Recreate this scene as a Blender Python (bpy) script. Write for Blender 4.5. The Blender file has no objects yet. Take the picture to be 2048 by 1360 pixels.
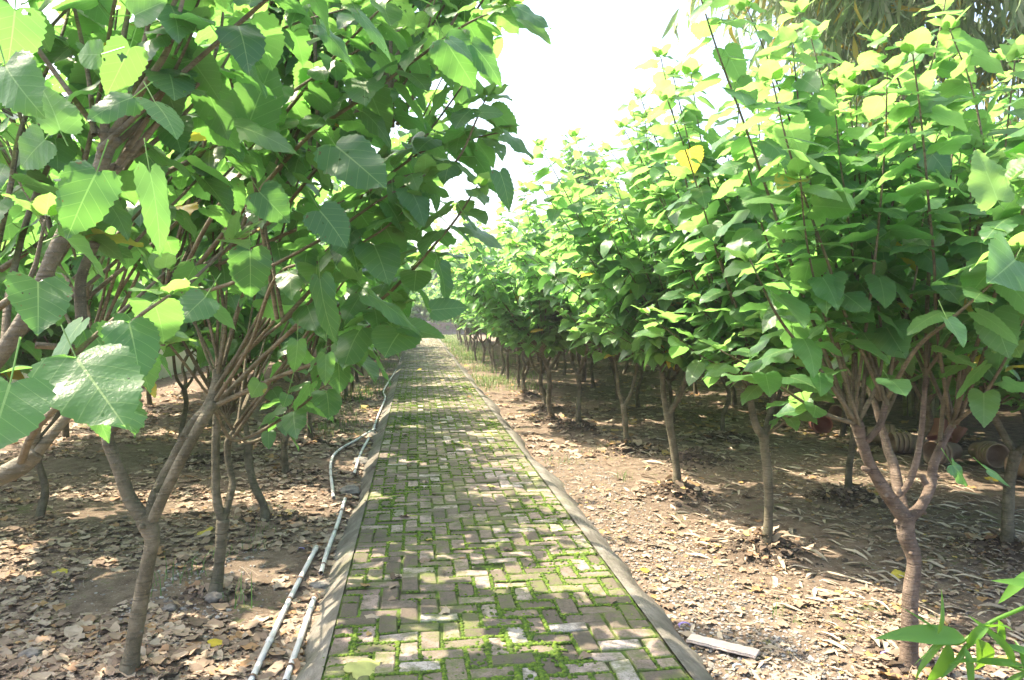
import bpy, math, random
import numpy as np
from mathutils import Vector, Matrix

R = math.radians
scene = bpy.context.scene
# ------------------------------------------------------------------ camera
YAW, PITCH, FPX, CAMZ = R(7.3), math.atan(60/1500), 1500.0, 1.5
cam_d = bpy.data.cameras.new("camera"); cam = bpy.data.objects.new("camera", cam_d)
scene.collection.objects.link(cam)
cam.location = (0, 0, CAMZ); cam.rotation_euler = (R(90)-PITCH, 0, -YAW)
cam_d.sensor_width = 36; cam_d.lens = 36*FPX/2048; cam_d.clip_start = .05; cam_d.clip_end = 1500
scene.camera = cam
scene.render.resolution_x = 1024; scene.render.resolution_y = 680
# ------------------------------------------------------------------ sky, sun, exposure
SUN_AZ, SUN_EL = R(-60), R(56)          # azimuth from +Y (ahead), negative = to the left
world = bpy.data.worlds.new("World"); scene.world = world; world.use_nodes = True
wn = world.node_tree; bg = wn.nodes["Background"]
sky = wn.nodes.new("ShaderNodeTexSky"); sky.sky_type = 'NISHITA'; sky.sun_disc = False
sky.sun_elevation = SUN_EL; sky.sun_rotation = SUN_AZ
sky.air_density = 1.0; sky.dust_density = 5.0; sky.ozone_density = .6; sky.altitude = 0
wn.links.new(sky.outputs[0], bg.inputs[0]); bg.inputs[1].default_value = .15
sun_d = bpy.data.lights.new("sun", 'SUN'); sun_d.energy = 3.6; sun_d.angle = R(.6); sun_d.color = (1, .85, .66)
sun = bpy.data.objects.new("sun", sun_d); scene.collection.objects.link(sun)
sd = Vector((math.sin(SUN_AZ)*math.cos(SUN_EL), math.cos(SUN_AZ)*math.cos(SUN_EL), math.sin(SUN_EL)))
sun.rotation_euler = sd.to_track_quat('Z', 'Y').to_euler(); sun.location = (0, 0, 30)
vs = scene.view_settings; vs.view_transform = 'Standard'; vs.look = 'None'; vs.gamma = 1; vs.exposure = 2.12
cy = scene.cycles
cy.max_bounces = 10; cy.diffuse_bounces = 8; cy.glossy_bounces = 2; cy.transmission_bounces = 4
cy.transparent_max_bounces = 8; cy.caustics_reflective = False; cy.caustics_refractive = False
cy.sample_clamp_indirect = 6
cy.use_denoising = True

# ------------------------------------------------------------------ helpers
FW = np.array([math.sin(YAW)*math.cos(PITCH), math.cos(YAW)*math.cos(PITCH), -math.sin(PITCH)])
RT = np.array([math.cos(YAW), -math.sin(YAW), 0.0]); UP = np.cross(RT, FW)
def ray(x, y): return FW + RT*(x-1024)/FPX - UP*(y-680)/FPX
def P(x, y, d): return np.array([0, 0, CAMZ]) + ray(x, y)*d      # a point at distance d ahead, seen at (x, y) of the photo
def G(x, y, z=-.12):
    r = ray(x, y); return np.array([0, 0, CAMZ]) + r*((z-CAMZ)/r[2])
def nrm(v):
    v = np.asarray(v, float); return v/(np.linalg.norm(v)+1e-9)

def hash2(ix, iy, seed):
    h = (ix.astype(np.int64)*374761393 + iy.astype(np.int64)*668265263 + seed*974711) & 0x7fffffff
    h = ((h ^ (h >> 13))*1274126177) & 0x7fffffff
    return ((h ^ (h >> 16)) & 0xffff)/65535.0
def vnoise(x, y, seed=0):
    x = np.asarray(x, float); y = np.asarray(y, float)
    ix = np.floor(x); iy = np.floor(y); fx = x-ix; fy = y-iy
    fx = fx*fx*(3-2*fx); fy = fy*fy*(3-2*fy)
    a = hash2(ix, iy, seed); b = hash2(ix+1, iy, seed); c = hash2(ix, iy+1, seed); d = hash2(ix+1, iy+1, seed)
    return (a*(1-fx)+b*fx)*(1-fy)+(c*(1-fx)+d*fx)*fy
def fbm(x, y, seed=0, oct=3):
    s = 0; a = .5
    for o in range(oct):
        s = s + a*vnoise(np.asarray(x)*2**o, np.asarray(y)*2**o, seed+o*17); a *= .5
    return s/(1-.5**oct)

C = scene.collection
class Geo:
    """collects vertices, faces and per-vertex vector attributes; build() links ONE mesh object"""
    def __init__(self): self.V = []; self.F4 = []; self.F3 = []; self.A = []; self.B = []; self.n = 0
    def add(self, v, f4=None, f3=None, a=None, b=None):
        v = np.asarray(v, float).reshape(-1, 3); k = len(v)
        self.V.append(v)
        if f4 is not None and len(f4): self.F4.append(np.asarray(f4, np.int64)+self.n)
        if f3 is not None and len(f3): self.F3.append(np.asarray(f3, np.int64)+self.n)
        def full(q): return np.zeros((k, 3)) if q is None else np.broadcast_to(np.asarray(q, float), (k, 3)).copy()
        self.A.append(full(a)); self.B.append(full(b)); self.n += k
    def mesh(self, name, mat, origin=(0, 0, 0), smooth=True):
        V = np.concatenate(self.V)-np.asarray(origin, float)
        F4 = np.concatenate(self.F4) if self.F4 else np.zeros((0, 4), np.int64)
        F3 = np.concatenate(self.F3) if self.F3 else np.zeros((0, 3), np.int64)
        me = bpy.data.meshes.new(name)
        me.vertices.add(len(V)); me.vertices.foreach_set('co', V.astype(np.float32).ravel())
        nl = F4.size+F3.size; me.loops.add(nl)
        me.loops.foreach_set('vertex_index', np.concatenate([F4.ravel(), F3.ravel()]).astype(np.int32))
        npoly = len(F4)+len(F3); me.polygons.add(npoly)
        tot = np.concatenate([np.full(len(F4), 4), np.full(len(F3), 3)]).astype(np.int32)
        st = np.concatenate([[0], np.cumsum(tot)[:-1]]).astype(np.int32)
        me.polygons.foreach_set('loop_start', st)
        try: me.polygons.foreach_set('loop_total', tot)
        except Exception: pass
        me.update(calc_edges=True); me.validate(verbose=False)
        if len(me.vertices) == len(V):
            for nm, arr in (('lc', self.A), ('tn', self.B)):
                at = me.attributes.new(nm, 'FLOAT_VECTOR', 'POINT')
                at.data.foreach_set('vector', np.concatenate(arr).astype(np.float32).ravel())
        me.polygons.foreach_set('use_smooth', np.full(len(me.polygons), smooth))
        me.materials.append(mat)
        return me
    def build(self, name, mat, parent=None, origin=(0, 0, 0), smooth=True):
        o = bpy.data.objects.new(name, self.mesh(name, mat, origin, smooth)); C.objects.link(o)
        if parent is not None: o.parent = parent
        else: o.location = origin
        return o
def tag(o, label=None, cat=None, group=None, kind=None):
    if label: o['label'] = label
    if cat: o['category'] = cat
    if group: o['group'] = group
    if kind: o['kind'] = kind
    return o
def empty(name, loc, label, cat, group=None):
    o = bpy.data.objects.new(name, None); C.objects.link(o); o.location = loc
    o.empty_display_size = .1
    return tag(o, label, cat, group)

def catmull(pts, n):
    pts = np.asarray(pts, float)
    if len(pts) == 2:
        t = np.linspace(0, 1, n)[:, None]; return pts[0]*(1-t)+pts[1]*t
    p = np.vstack([2*pts[0]-pts[1], pts, 2*pts[-1]-pts[-2]])
    out = []; m = len(pts)-1
    for t in np.linspace(0, m-1e-6, n):
        i = int(t); f = t-i; a, b, c, d = p[i], p[i+1], p[i+2], p[i+3]
        out.append(.5*((2*b)+(-a+c)*f+(2*a-5*b+4*c-d)*f*f+(-a+3*b-3*c+d)*f**3))
    return np.array(out)
def tube(g, pts, rads, sides=8, step=.03, bumps=0., rng=None, b=(0, 0, 0), cap=True):
    """a tapering tube along a smooth path; bumps adds the ring scars and swellings of bark"""
    pts = np.asarray(pts, float); L = np.sum(np.linalg.norm(np.diff(pts, axis=0), axis=1))
    n = max(3, int(L/step)+1); C_ = catmull(pts, n)
    rr = np.interp(np.linspace(0, 1, n), np.linspace(0, 1, len(rads)), rads)
    s = np.concatenate([[0], np.cumsum(np.linalg.norm(np.diff(C_, axis=0), axis=1))])
    T = np.gradient(C_, axis=0); T /= np.linalg.norm(T, axis=1)[:, None]+1e-9
    ref = np.array([1., 0, 0]) if abs(T[0][0]) < .8 else np.array([0, 1., 0])
    u = nrm(ref-T[0]*ref.dot(T[0])); ang = np.linspace(0, 2*math.pi, sides, endpoint=False)
    V = np.zeros((n, sides, 3)); A = np.zeros((n, sides, 3)); ph = (rng.random()*50 if rng else 0)
    for i in range(n):
        u = nrm(u-T[i]*u.dot(T[i])); v = np.cross(T[i], u)
        r = np.full(sides, rr[i])
        if bumps:
            node = max(0, math.cos((s[i]+ph)*2*math.pi/.085))**12
            r = r*(1+bumps*.22*node+bumps*1.5*(vnoise(ang/2/math.pi*4+ph, np.full(sides, s[i]*14+ph), 5)-.5))
        V[i] = C_[i]+np.outer(np.cos(ang)*r, u)+np.outer(np.sin(ang)*r, v)
        A[i] = np.stack([np.full(sides, s[i]+ph), ang/6.283, np.full(sides, rr[i])], 1)
    idx = np.arange(n*sides).reshape(n, sides); nx = np.roll(idx, -1, axis=1)
    f = np.stack([idx[:-1], nx[:-1], nx[1:], idx[1:]], -1).reshape(-1, 4)
    VV = V.reshape(-1, 3); AA = A.reshape(-1, 3); f3 = []
    if cap:
        VV = np.vstack([VV, C_[-1]+T[-1]*rr[-1]*.25]); AA = np.vstack([AA, AA[-1]]); k = len(VV)-1
        f3 = [(idx[-1][j], idx[-1][(j+1) % sides], k) for j in range(sides)]
    g.add(VV, f, f3, AA, b)
    return C_, T

# ------------------------------------------------------------------ materials
def mat(name):
    m = bpy.data.materials.new(name); m.use_nodes = True; nt = m.node_tree
    return m, nt, nt.nodes["Principled BSDF"], nt.nodes["Material Output"]
class N:
    def __init__(s, nt): s.nt = nt
    def new(s, t, **k):
        n = s.nt.nodes.new(t)
        for a, b in k.items(): setattr(n, a, b)
        return n
    def put(s, sock, v):
        if hasattr(v, 'is_output') or isinstance(v, bpy.types.NodeSocket): s.nt.links.new(v, sock)
        else: sock.default_value = v
    def math(s, op, a, b=0., c=None, clamp=False):
        n = s.new('ShaderNodeMath', operation=op); n.use_clamp = clamp
        s.put(n.inputs[0], a); s.put(n.inputs[1], b)
        if c is not None: s.put(n.inputs[2], c)
        return n.outputs[0]
    def mix(s, f, a, b, bt='MIX'):
        n = s.new('ShaderNodeMix', data_type='RGBA', blend_type=bt)
        s.put(n.inputs[0], f); s.put(n.inputs[6], a if not isinstance(a, tuple) else (*a, 1)); s.put(n.inputs[7], b if not isinstance(b, tuple) else (*b, 1))
        return n.outputs[2]
    def ramp(s, f, stops, interp='LINEAR'):
        n = s.new('ShaderNodeValToRGB'); n.color_ramp.interpolation = interp; e = n.color_ramp.elements
        while len(e) < len(stops): e.new(.5)
        for q, (p, c) in zip(e, stops): q.position = p; q.color = (*c, 1) if len(c) == 3 else c
        s.put(n.inputs[0], f); return n.outputs[0]
    def noise(s, vec, scale, detail=3, rough=.6, w=None):
        n = s.new('ShaderNodeTexNoise'); n.inputs['Scale'].default_value = scale
        n.inputs['Detail'].default_value = detail; n.inputs['Roughness'].default_value = rough
        if vec is not None: s.nt.links.new(vec, n.inputs['Vector'])
        return n.outputs['Fac']
    def attr(s, nm):
        n = s.new('ShaderNodeAttribute', attribute_name=nm); x = s.new('ShaderNodeSeparateXYZ')
        s.nt.links.new(n.outputs['Vector'], x.inputs[0]); return x.outputs, n.outputs['Vector']
    def bump(s, h, strength, dist, normal=None):
        n = s.new('ShaderNodeBump'); n.inputs['Strength'].default_value = strength; n.inputs['Distance'].default_value = dist
        s.put(n.inputs['Height'], h)
        if normal is not None: s.put(n.inputs['Normal'], normal)
        return n.outputs[0]
    def geo(s): return s.new('ShaderNodeNewGeometry').outputs
    def obj(s): return s.new('ShaderNodeTexCoord').outputs['Object']

def leaf_material(name, c_old, c_mid, c_young, t_old, t_young, rough=.42, veins=True, tmix=.45, spec=.5, holes=False):
    m, nt, bs, out = mat(name); n = N(nt)
    (lx, ly, lr), lv = n.attr('lc'); (r1, youth, sick), tv = n.attr('tn')
    col = n.mix(r1, c_old, c_mid); col = n.mix(youth, col, c_young)
    tc = n.mix(youth, n.mix(r1, t_old, tuple(x*1.25 for x in t_old)), t_young)
    ob = n.obj(); nz = n.noise(ob, 14, 2)
    col = n.mix(n.math('MULTIPLY', nz, .35), col, tuple(x*.55 for x in c_old))
    yel = n.mix(nz, (.62, .50, .04), (.45, .22, .05))
    sk = n.math('MULTIPLY', sick, n.math('GREATER_THAN', n.math('ADD', sick, n.math('MULTIPLY', nz, .6)), .75))
    edge = n.math('MULTIPLY', n.math('GREATER_THAN', n.noise(lv, 5.5, 3), n.math('MULTIPLY_ADD', r1, .12, .66)), .8)
    col = n.mix(edge, col, (.16, .11, .05)); tc = n.mix(edge, tc, (.2, .12, .03))
    col = n.mix(sk, col, yel); tc = n.mix(sk, tc, (.75, .55, .04))
    if veins:
        au = n.math('ABSOLUTE', lx)
        mid = n.math('LESS_THAN', au, n.math('MULTIPLY_ADD', ly, -.009, .014))
        sarg = n.math('FRACT', n.math('MULTIPLY', n.math('SUBTRACT', ly, n.math('MULTIPLY', au, .8)), 5.2))
        sv = n.math('LESS_THAN', n.math('ABSOLUTE', n.math('SUBTRACT', sarg, .5)), .028)
        vein = n.math('MAXIMUM', mid, n.math('MULTIPLY', sv, .55))
        col = n.mix(n.math('MULTIPLY', vein, .8), col, (.26, .36, .15))
        tc = n.mix(n.math('MULTIPLY', vein, .5), tc, tuple(min(1, x*1.5+.05) for x in t_old))
        puff = n.math('ABSOLUTE', n.math('SUBTRACT', sarg, .5))
        hgt = n.math('ADD', n.math('MULTIPLY', puff, -.45), n.math('MULTIPLY', n.noise(lv, 22, 2), .5))
        nt.links.new(n.bump(hgt, .5, .004), bs.inputs['Normal'])
    g = n.geo(); back = g['Backfacing'] if 'Backfacing' in g else g[6]
    col = n.mix(n.math('MULTIPLY', back, .5), col, (.13, .22, .08))
    nt.links.new(col, bs.inputs['Base Color'])
    bs.inputs['Specular IOR Level'].default_value = spec
    n.put(bs.inputs['Roughness'], n.math('MULTIPLY_ADD', back, .22, rough))
    tr = n.new('ShaderNodeBsdfTranslucent'); nt.links.new(tc, tr.inputs[0])
    mx = n.new('ShaderNodeMixShader'); mx.inputs[0].default_value = tmix
    nt.links.new(bs.outputs[0], mx.inputs[1]); nt.links.new(tr.outputs[0], mx.inputs[2])
    if holes:
        h = n.math('GREATER_THAN', n.math('ADD', n.noise(ob, 42, 2), n.math('MULTIPLY', n.noise(ob, 4, 1), .35)), .925)
        tp = n.new('ShaderNodeBsdfTransparent'); m2 = n.new('ShaderNodeMixShader'); nt.links.new(h, m2.inputs[0])
        nt.links.new(mx.outputs[0], m2.inputs[1]); nt.links.new(tp.outputs[0], m2.inputs[2]); mx = m2
    nt.links.new(mx.outputs[0], out.inputs[0])
    return m
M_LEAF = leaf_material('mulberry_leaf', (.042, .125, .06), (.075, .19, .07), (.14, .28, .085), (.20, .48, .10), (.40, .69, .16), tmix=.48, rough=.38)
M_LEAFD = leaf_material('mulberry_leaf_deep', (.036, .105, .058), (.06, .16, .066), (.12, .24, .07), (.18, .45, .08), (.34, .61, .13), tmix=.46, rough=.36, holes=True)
M_LANCE = leaf_material('lance_leaf', (.06, .17, .03), (.09, .23, .035), (.14, .3, .04), (.2, .45, .03), (.35, .6, .05), veins=False, tmix=.4)
M_BAMB = leaf_material('bamboo_leaf', (.14, .24, .11), (.5, .52, .42), (.24, .36, .13), (.25, .42, .12), (.5, .52, .32), veins=False, tmix=.35)
M_FAR = leaf_material('tree_leaf', (.06, .14, .05), (.1, .2, .06), (.17, .29, .08), (.2, .42, .07), (.4, .6, .12), veins=False, tmix=.4)

def bark_material(name, ca, cb, cc, green=.0):
    m, nt, bs, out = mat(name); n = N(nt)
    (s, a, r), v = n.attr('lc'); ob = n.obj()
    nz = n.noise(ob, 9, 4, .65); fine = n.noise(ob, 85, 4, .75)
    mp = n.new('ShaderNodeMapping'); mp.inputs['Scale'].default_value = (3, 3, 40); nt.links.new(ob, mp.inputs[0])
    st = n.noise(mp.outputs[0], 3, 3, .6)
    col = n.ramp(nz, [(.36, ca), (.5, cb), (.64, cc)])
    col = n.mix(n.math('MULTIPLY', n.math('MULTIPLY_ADD', st, 6, -3.1, clamp=True), .6), col, tuple(x*.4 for x in ca))
    ring = n.math('POWER', n.math('MAXIMUM', n.math('COSINE', n.math('MULTIPLY', s, 2*math.pi/.085)), 0.), 24.)
    col = n.mix(n.math('MULTIPLY', ring, n.math('MULTIPLY_ADD', n.noise(ob, 7, 2), 1.6, -.72, clamp=True)), col, tuple(x*.6 for x in ca))
    col = n.mix(n.math('MULTIPLY', n.math('GREATER_THAN', fine, .64), .6), col, tuple(min(1, x*1.5) for x in cc))
    if green: col = n.mix(n.math('MULTIPLY', n.noise(ob, 3, 2), green), col, (.09, .13, .05))
    nt.links.new(col, bs.inputs['Base Color']); bs.inputs['Roughness'].default_value = .75
    h = n.math('ADD', n.math('MULTIPLY', fine, .6), n.math('ADD', n.math('MULTIPLY', st, .7), n.math('MULTIPLY', ring, .12)))
    nt.links.new(n.bump(h, 1., .012), bs.inputs['Normal'])
    return m
M_BARK = bark_material('mulberry_bark', (.075, .062, .042), (.135, .112, .078), (.22, .185, .135), .3)
M_BARKR = bark_material('reddish_mulberry_bark', (.085, .06, .042), (.15, .108, .078), (.24, .185, .14))
M_SHOOT = bark_material('shoot_bark', (.11, .08, .05), (.17, .13, .085), (.26, .205, .14), .35)
M_CULM = bark_material('culm', (.16, .2, .07), (.25, .26, .11), (.35, .33, .18))

def simple(name, c1, c2, scale=12, rough=.8, bump=.3, bd=.01, c3=None):
    m, nt, bs, out = mat(name); n = N(nt); ob = n.obj()
    f = n.noise(ob, scale, 5, .65)
    col = n.ramp(f, [(.3, c1), (.7, c2)] if c3 is None else [(.25, c1), (.5, c2), (.75, c3)])
    nt.links.new(col, bs.inputs['Base Color']); bs.inputs['Roughness'].default_value = rough
    if bump: nt.links.new(n.bump(n.noise(ob, scale*5, 4, .7), bump, bd), bs.inputs['Normal'])
    return m
def tint_material(name, stops, rough=.8, nscale=40, trans=0):
    """colour picked along a ramp by the per-piece attribute tn.x"""
    m, nt, bs, out = mat(name); n = N(nt); (r1, q, k), tv = n.attr('tn')
    col = n.ramp(r1, stops); nz = n.noise(n.obj(), nscale, 3)
    col = n.mix(n.math('MULTIPLY', nz, .55), col, (.05, .04, .03)); 
    nt.links.new(col, bs.inputs['Base Color']); bs.inputs['Roughness'].default_value = rough
    nt.links.new(n.bump(nz, .4, .004), bs.inputs['Normal'])
    if trans:
        tr = n.new('ShaderNodeBsdfTranslucent'); nt.links.new(col, tr.inputs[0]); mx = n.new('ShaderNodeMixShader'); mx.inputs[0].default_value = trans
        nt.links.new(bs.outputs[0], mx.inputs[1]); nt.links.new(tr.outputs[0], mx.inputs[2]); nt.links.new(mx.outputs[0], out.inputs[0])
    return m
M_LITTER = tint_material('dry_litter', [(0, (.17, .12, .08)), (.25, (.30, .22, .155)), (.5, (.42, .33, .24)), (.75, (.54, .45, .34)), (.88, (.36, .21, .11)), (.96, (.48, .3, .12)), (1, (.5, .4, .12))], trans=.12)
M_STRIP = tint_material('dry_sheath', [(0, (.34, .28, .2)), (.5, (.5, .43, .32)), (1, (.66, .58, .45))])
M_PEB = tint_material('pebble', [(0, (.16, .15, .13)), (.5, (.3, .28, .25)), (1, (.5, .48, .45))])
M_GRASS = tint_material('grass', [(0, (.10, .24, .05)), (.6, (.18, .36, .08)), (1, (.38, .42, .14))], trans=.35, rough=.6)
M_MOSS = tint_material('moss', [(0, (.06, .11, .015)), (.5, (.13, .25, .02)), (1, (.28, .42, .03))], rough=.95, trans=.25)
M_YELL = tint_material('fallen_yellow_leaf', [(0, (.7, .55, .04)), (.5, (.75, .66, .12)), (1, (.65, .68, .22))], trans=.2, nscale=25)
M_CONC = simple('old_concrete', (.10, .09, .075), (.28, .265, .24), 14, .95, .8, .012, (.19, .18, .155))
M_PVC = simple('white_pvc', (.55, .54, .52), (.8, .8, .8), 10, .4, .1, .002)
M_BAND = simple('brown_band', (.12, .07, .04), (.3, .2, .13), 20, .8)
M_TERRA = simple('terracotta', (.22, .15, .10), (.36, .27, .19), 9, .8, .2, .004)
M_TERRAR = simple('red_terracotta', (.26, .10, .075), (.36, .16, .12), 9, .8, .2, .004)
M_WALLW = simple('whitewash', (.68, .71, .75), (.82, .85, .88), 3, .9, .2, .01, (.76, .79, .83))
M_STONE = simple('rubble_stone', (.12, .10, .085), (.24, .21, .18), 3, .9, .8, .03, (.33, .3, .27))
M_ROCK = simple('field_stone', (.10, .09, .075), (.2, .18, .15), 22, .92, .7, .006, (.32, .29, .25))
M_WOOD = simple('old_wood', (.1, .065, .04), (.2, .14, .09), 5, .85)
M_WHITE = simple('white_paint', (.7, .7, .68), (.82, .82, .8), 8, .5, 0)
M_CARD = simple('cardboard', (.55, .46, .40), (.68, .59, .52), 14, .85, .3, .003)
M_PURP = simple('purple_plastic', (.22, .16, .5), (.36, .28, .65), 20, .35, 0)
M_BLUE = simple('pale_blue_plastic', (.2, .42, .62), (.4, .62, .78), 20, .35, 0)

def soil_material():
    m, nt, bs, out = mat('soil'); n = N(nt); p = n.geo()['Position']
    big = n.noise(p, 1.3, 3); med = n.noise(p, 9, 5, .7); fine = n.noise(p, 70, 4, .75)
    col = n.ramp(med, [(.3, (.09, .066, .045)), (.5, (.175, .135, .10)), (.72, (.28, .225, .17))])
    col = n.mix(n.math('MULTIPLY', n.math('GREATER_THAN', fine, .6), .45), col, (.40, .34, .27))
    moss = n.math('MULTIPLY', n.math('GREATER_THAN', n.math('MULTIPLY', big, med), .335), .6)
    col = n.mix(moss, col, (.10, .13, .04))
    (md, m2, m3), mv = n.attr('tn'); col = n.mix(n.math('MULTIPLY', n.math('MULTIPLY_ADD', n.math('ADD', md, n.math('MULTIPLY', med, .6)), 2.4, -1.1, clamp=True), .8), col, (.055, .04, .028))
    nt.links.new(col, bs.inputs['Base Color']); bs.inputs['Roughness'].default_value = .95
    bs.inputs['Specular IOR Level'].default_value = .2
    h = n.math('ADD', n.math('MULTIPLY', med, .8), n.math('MULTIPLY', fine, .5))
    nt.links.new(n.bump(h, 1., .03), bs.inputs['Normal'])
    return m
M_SOIL = soil_material()
def brick_material():
    m, nt, bs, out = mat('brick'); n = N(nt); (r1, r2, r3), tv = n.attr('tn'); p = n.geo()['Position']
    (ex, ey, ez), lv = n.attr('lc')
    col = n.ramp(r1, [(0, (.12, .095, .075)), (.4, (.19, .15, .125)), (.62, (.27, .205, .175)), (.8, (.36, .28, .245)), (.95, (.42, .36, .33)), (1, (.48, .43, .40))])
    med = n.noise(p, 16, 5, .7); fine = n.noise(p, 120, 3, .7); big = n.noise(p, 2.2, 3, .6)
    col = n.mix(n.math('MULTIPLY', n.math('MULTIPLY_ADD', med, 4.5, -1.95, clamp=True), .85), col, (.085, .075, .05))
    col = n.mix(n.math('MULTIPLY', n.math('MULTIPLY_ADD', n.noise(p, 3.7, 4, .65), 6, -2.9, clamp=True), .6), col, (.085, .075, .05))
    col = n.mix(n.math('MULTIPLY', n.math('LESS_THAN', fine, .43), .55), col, (.05, .045, .035))
    mossf = n.math('MULTIPLY_ADD', n.math('ADD', n.math('MULTIPLY', med, .5), n.math('ADD', n.math('MULTIPLY', big, .6), n.math('MULTIPLY', ex, .2))), 5., -2.62, clamp=True)
    col = n.mix(n.math('MULTIPLY', mossf, .7), col, n.mix(fine, (.065, .09, .02), (.2, .29, .03)))
    nt.links.new(col, bs.inputs['Base Color']); bs.inputs['Roughness'].default_value = .85
    nt.links.new(n.bump(n.math('ADD', med, n.math('MULTIPLY', fine, .5)), .9, .006), bs.inputs['Normal'])
    return m
M_BRICK = brick_material()
def joint_material():
    m, nt, bs, out = mat('mossy_joint'); n = N(nt); p = n.geo()['Position']
    a = n.noise(p, 5, 4, .7); f = n.noise(p, 90, 3, .7)
    col = n.ramp(a, [(.4, (.06, .05, .035)), (.5, (.08, .12, .02)), (.65, (.16, .30, .025))])
    col = n.mix(f, col, n.mix(.5, col, (.03, .05, .01)))
    nt.links.new(col, bs.inputs['Base Color']); bs.inputs['Roughness'].default_value = 1
    nt.links.new(n.bump(f, 1., .008), bs.inputs['Normal']); return m
M_JOINT = joint_material()

# ------------------------------------------------------------------ layout
PX0, PX1 = -.385, 1.105                       # the brick path
ROW_R = [3.04, 4.70, 6.28, 8.24, 9.8, 10.35, 11.81, 13.69, 14.9, 16.01, 16.6, 18.26, 19.78, 21.0, 22.4, 23.75]
XR = [2.17, 2.32, 2.27, 2.37, 2.17, 1.96, 2.1, 2.05, 2.15, 2.2, 2.02, 2.04, 2.12, 2.11, 1.98, 1.9]
ROW_L = [3.44, 4.39, 5.95, 7.53, 9.36, 11.0, 13.73, 14.97, 17.02, 18.7, 20.21]
XL = [-1.27, -1.14, -1.17, -1.27, -1.28, -1.22, -1.25, -1.27, -1.29, -1.3, -1.28]
mounds = [(x, y, .10, .30) for x, y in list(zip(XR, ROW_R))[1:8]] + [(3.65, 5.93, .08, .3), (3.83, 4.4, .09, .32), (3.83, 8.95, .08, .3), (2.17, 3.04, .03, .2)] \
       + [(x, y, .035, .2) for x, y in list(zip(XL, ROW_L))[:7]] + [(2.95, 7.6, .12, .3), (-2.2, 8.3, .06, .35)]
def gz(x, y):
    x = np.asarray(x, float); y = np.asarray(y, float)
    z = -.12 + .035*(fbm(x*.9, y*.9, 3)-.5)*2*np.clip((np.abs(x-.36)-.9)/1.0, 0, 1) + .022*(fbm(x*9, y*9, 9, 3)-.5)
    for mx, my, h, r in mounds:
        q = np.exp(-((x-mx)**2+(y-my)**2)/(r*r*.6)); z = z+q*h*(.6+.9*fbm(x*18, y*18, 31, 2))
    ins = (x > PX0-.16) & (x < PX1+.19)
    return np.where(ins, np.minimum(z, -.15), z)

# ------------------------------------------------------------------ ground
def axis(segs):
    out = []
    for a, b, st in segs: out += list(np.arange(a, b, st))
    return np.array(out+[segs[-1][1]])
gx = axis([(-500, -60, 110), (-60, -12, 6), (-12, -5, .4), (-5, -3, .1), (-3, 5.5, .034), (5.5, 8, .1), (8, 14, .5), (14, 60, 6), (60, 500, 110)])
gy = axis([(-200, -20, 45), (-20, 1, 1.5), (1, 2.6, .15), (2.6, 8.5, .034), (8.5, 14, .09), (14, 30, .3), (30, 60, 1.5), (60, 800, 74)])
XX, YY = np.meshgrid(gx, gy); ZZ = gz(XX, YY)
g = Geo(); ny, nx = XX.shape; idx = np.arange(nx*ny).reshape(ny, nx)
MF = np.zeros(XX.shape)
for mx, my, h, r in mounds: MF = np.maximum(MF, min(1, h/.06)*np.exp(-((XX-mx)**2+(YY-my)**2)/(r*r*.8)))
g.add(np.stack([XX, YY, ZZ], -1).reshape(-1, 3), np.stack([idx[:-1, :-1], idx[:-1, 1:], idx[1:, 1:], idx[1:, :-1]], -1).reshape(-1, 4), None, None, np.stack([MF, MF, MF], -1).reshape(-1, 3))
tag(g.build('ground', M_SOIL), kind='structure')

# ------------------------------------------------------------------ brick path (90 degree herringbone) with mossy joints
rng = np.random.default_rng(7); CW = .0993
g = Geo(); Y0, Y1 = -2.0, 47.0; ncol = 15
def add_brick(x0, x1, y0, y1):
    x0 = max(x0, PX0); x1 = min(x1, PX1)
    if x1-x0 < .02: return
    x0 += .0055; x1 -= .0055; y0 += .0055; y1 -= .0055; bv = .005
    jz = rng.normal(0, .0028, 4)+rng.normal(0, .003); jx = rng.normal(0, .003, (4, 2))
    w = .004*math.sin(y0*1.3)
    c = np.array([[x0, y0], [x1, y0], [x1, y1], [x0, y1]])+jx
    c[:, 0] += w; ctr = c.mean(0); ra = rng.normal(0, .012); cc = c.mean(0); c = cc+(c-cc)@np.array([[1, ra], [-ra, 1]])
    if rng.random() < .12: jz = jz-.005
    inn = c+np.sign(ctr-c)*bv*rng.uniform(.7, 1.8, (4, 2))
    v = np.vstack([np.c_[c, np.full(4, -.07)], np.c_[c, jz-.0055], np.c_[inn, jz]])
    f = [(0, 1, 5, 4), (1, 2, 6, 5), (2, 3, 7, 6), (3, 0, 4, 7), (4, 5, 9, 8), (5, 6, 10, 9), (6, 7, 11, 10), (7, 4, 8, 11), (8, 9, 10, 11)]
    t = rng.random()**1.35
    A = np.zeros((12, 3)); A[:8, 0] = 1
    if abs(ctr[0]-.45) < .45: t = min(1, t*1.12)
    g.add(v, f, None, A, (t, rng.random(), 0))
for cy_ in range(int(Y0/CW), int(Y1/CW)):
    for cx in range(-1, ncol+1):
        m_ = (cx-cy_) % 4; X = PX0+cx*CW; Y = cy_*CW
        if m_ == 0: add_brick(X, X+2*CW, Y, Y+CW)
        elif m_ == 3: add_brick(X, X+CW, Y, Y+2*CW)
tag(g.build('brick_path', M_BRICK, smooth=False), kind='structure')
g = Geo()
jx_ = np.linspace(PX0-.01, PX1+.01, 50); jy_ = np.arange(Y0, Y1, .08); XX, YY = np.meshgrid(jx_, jy_)
ZZ = -.011+.008*(fbm(XX*20, YY*20, 4)-.5)*2
idx = np.arange(XX.size).reshape(XX.shape)
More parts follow.
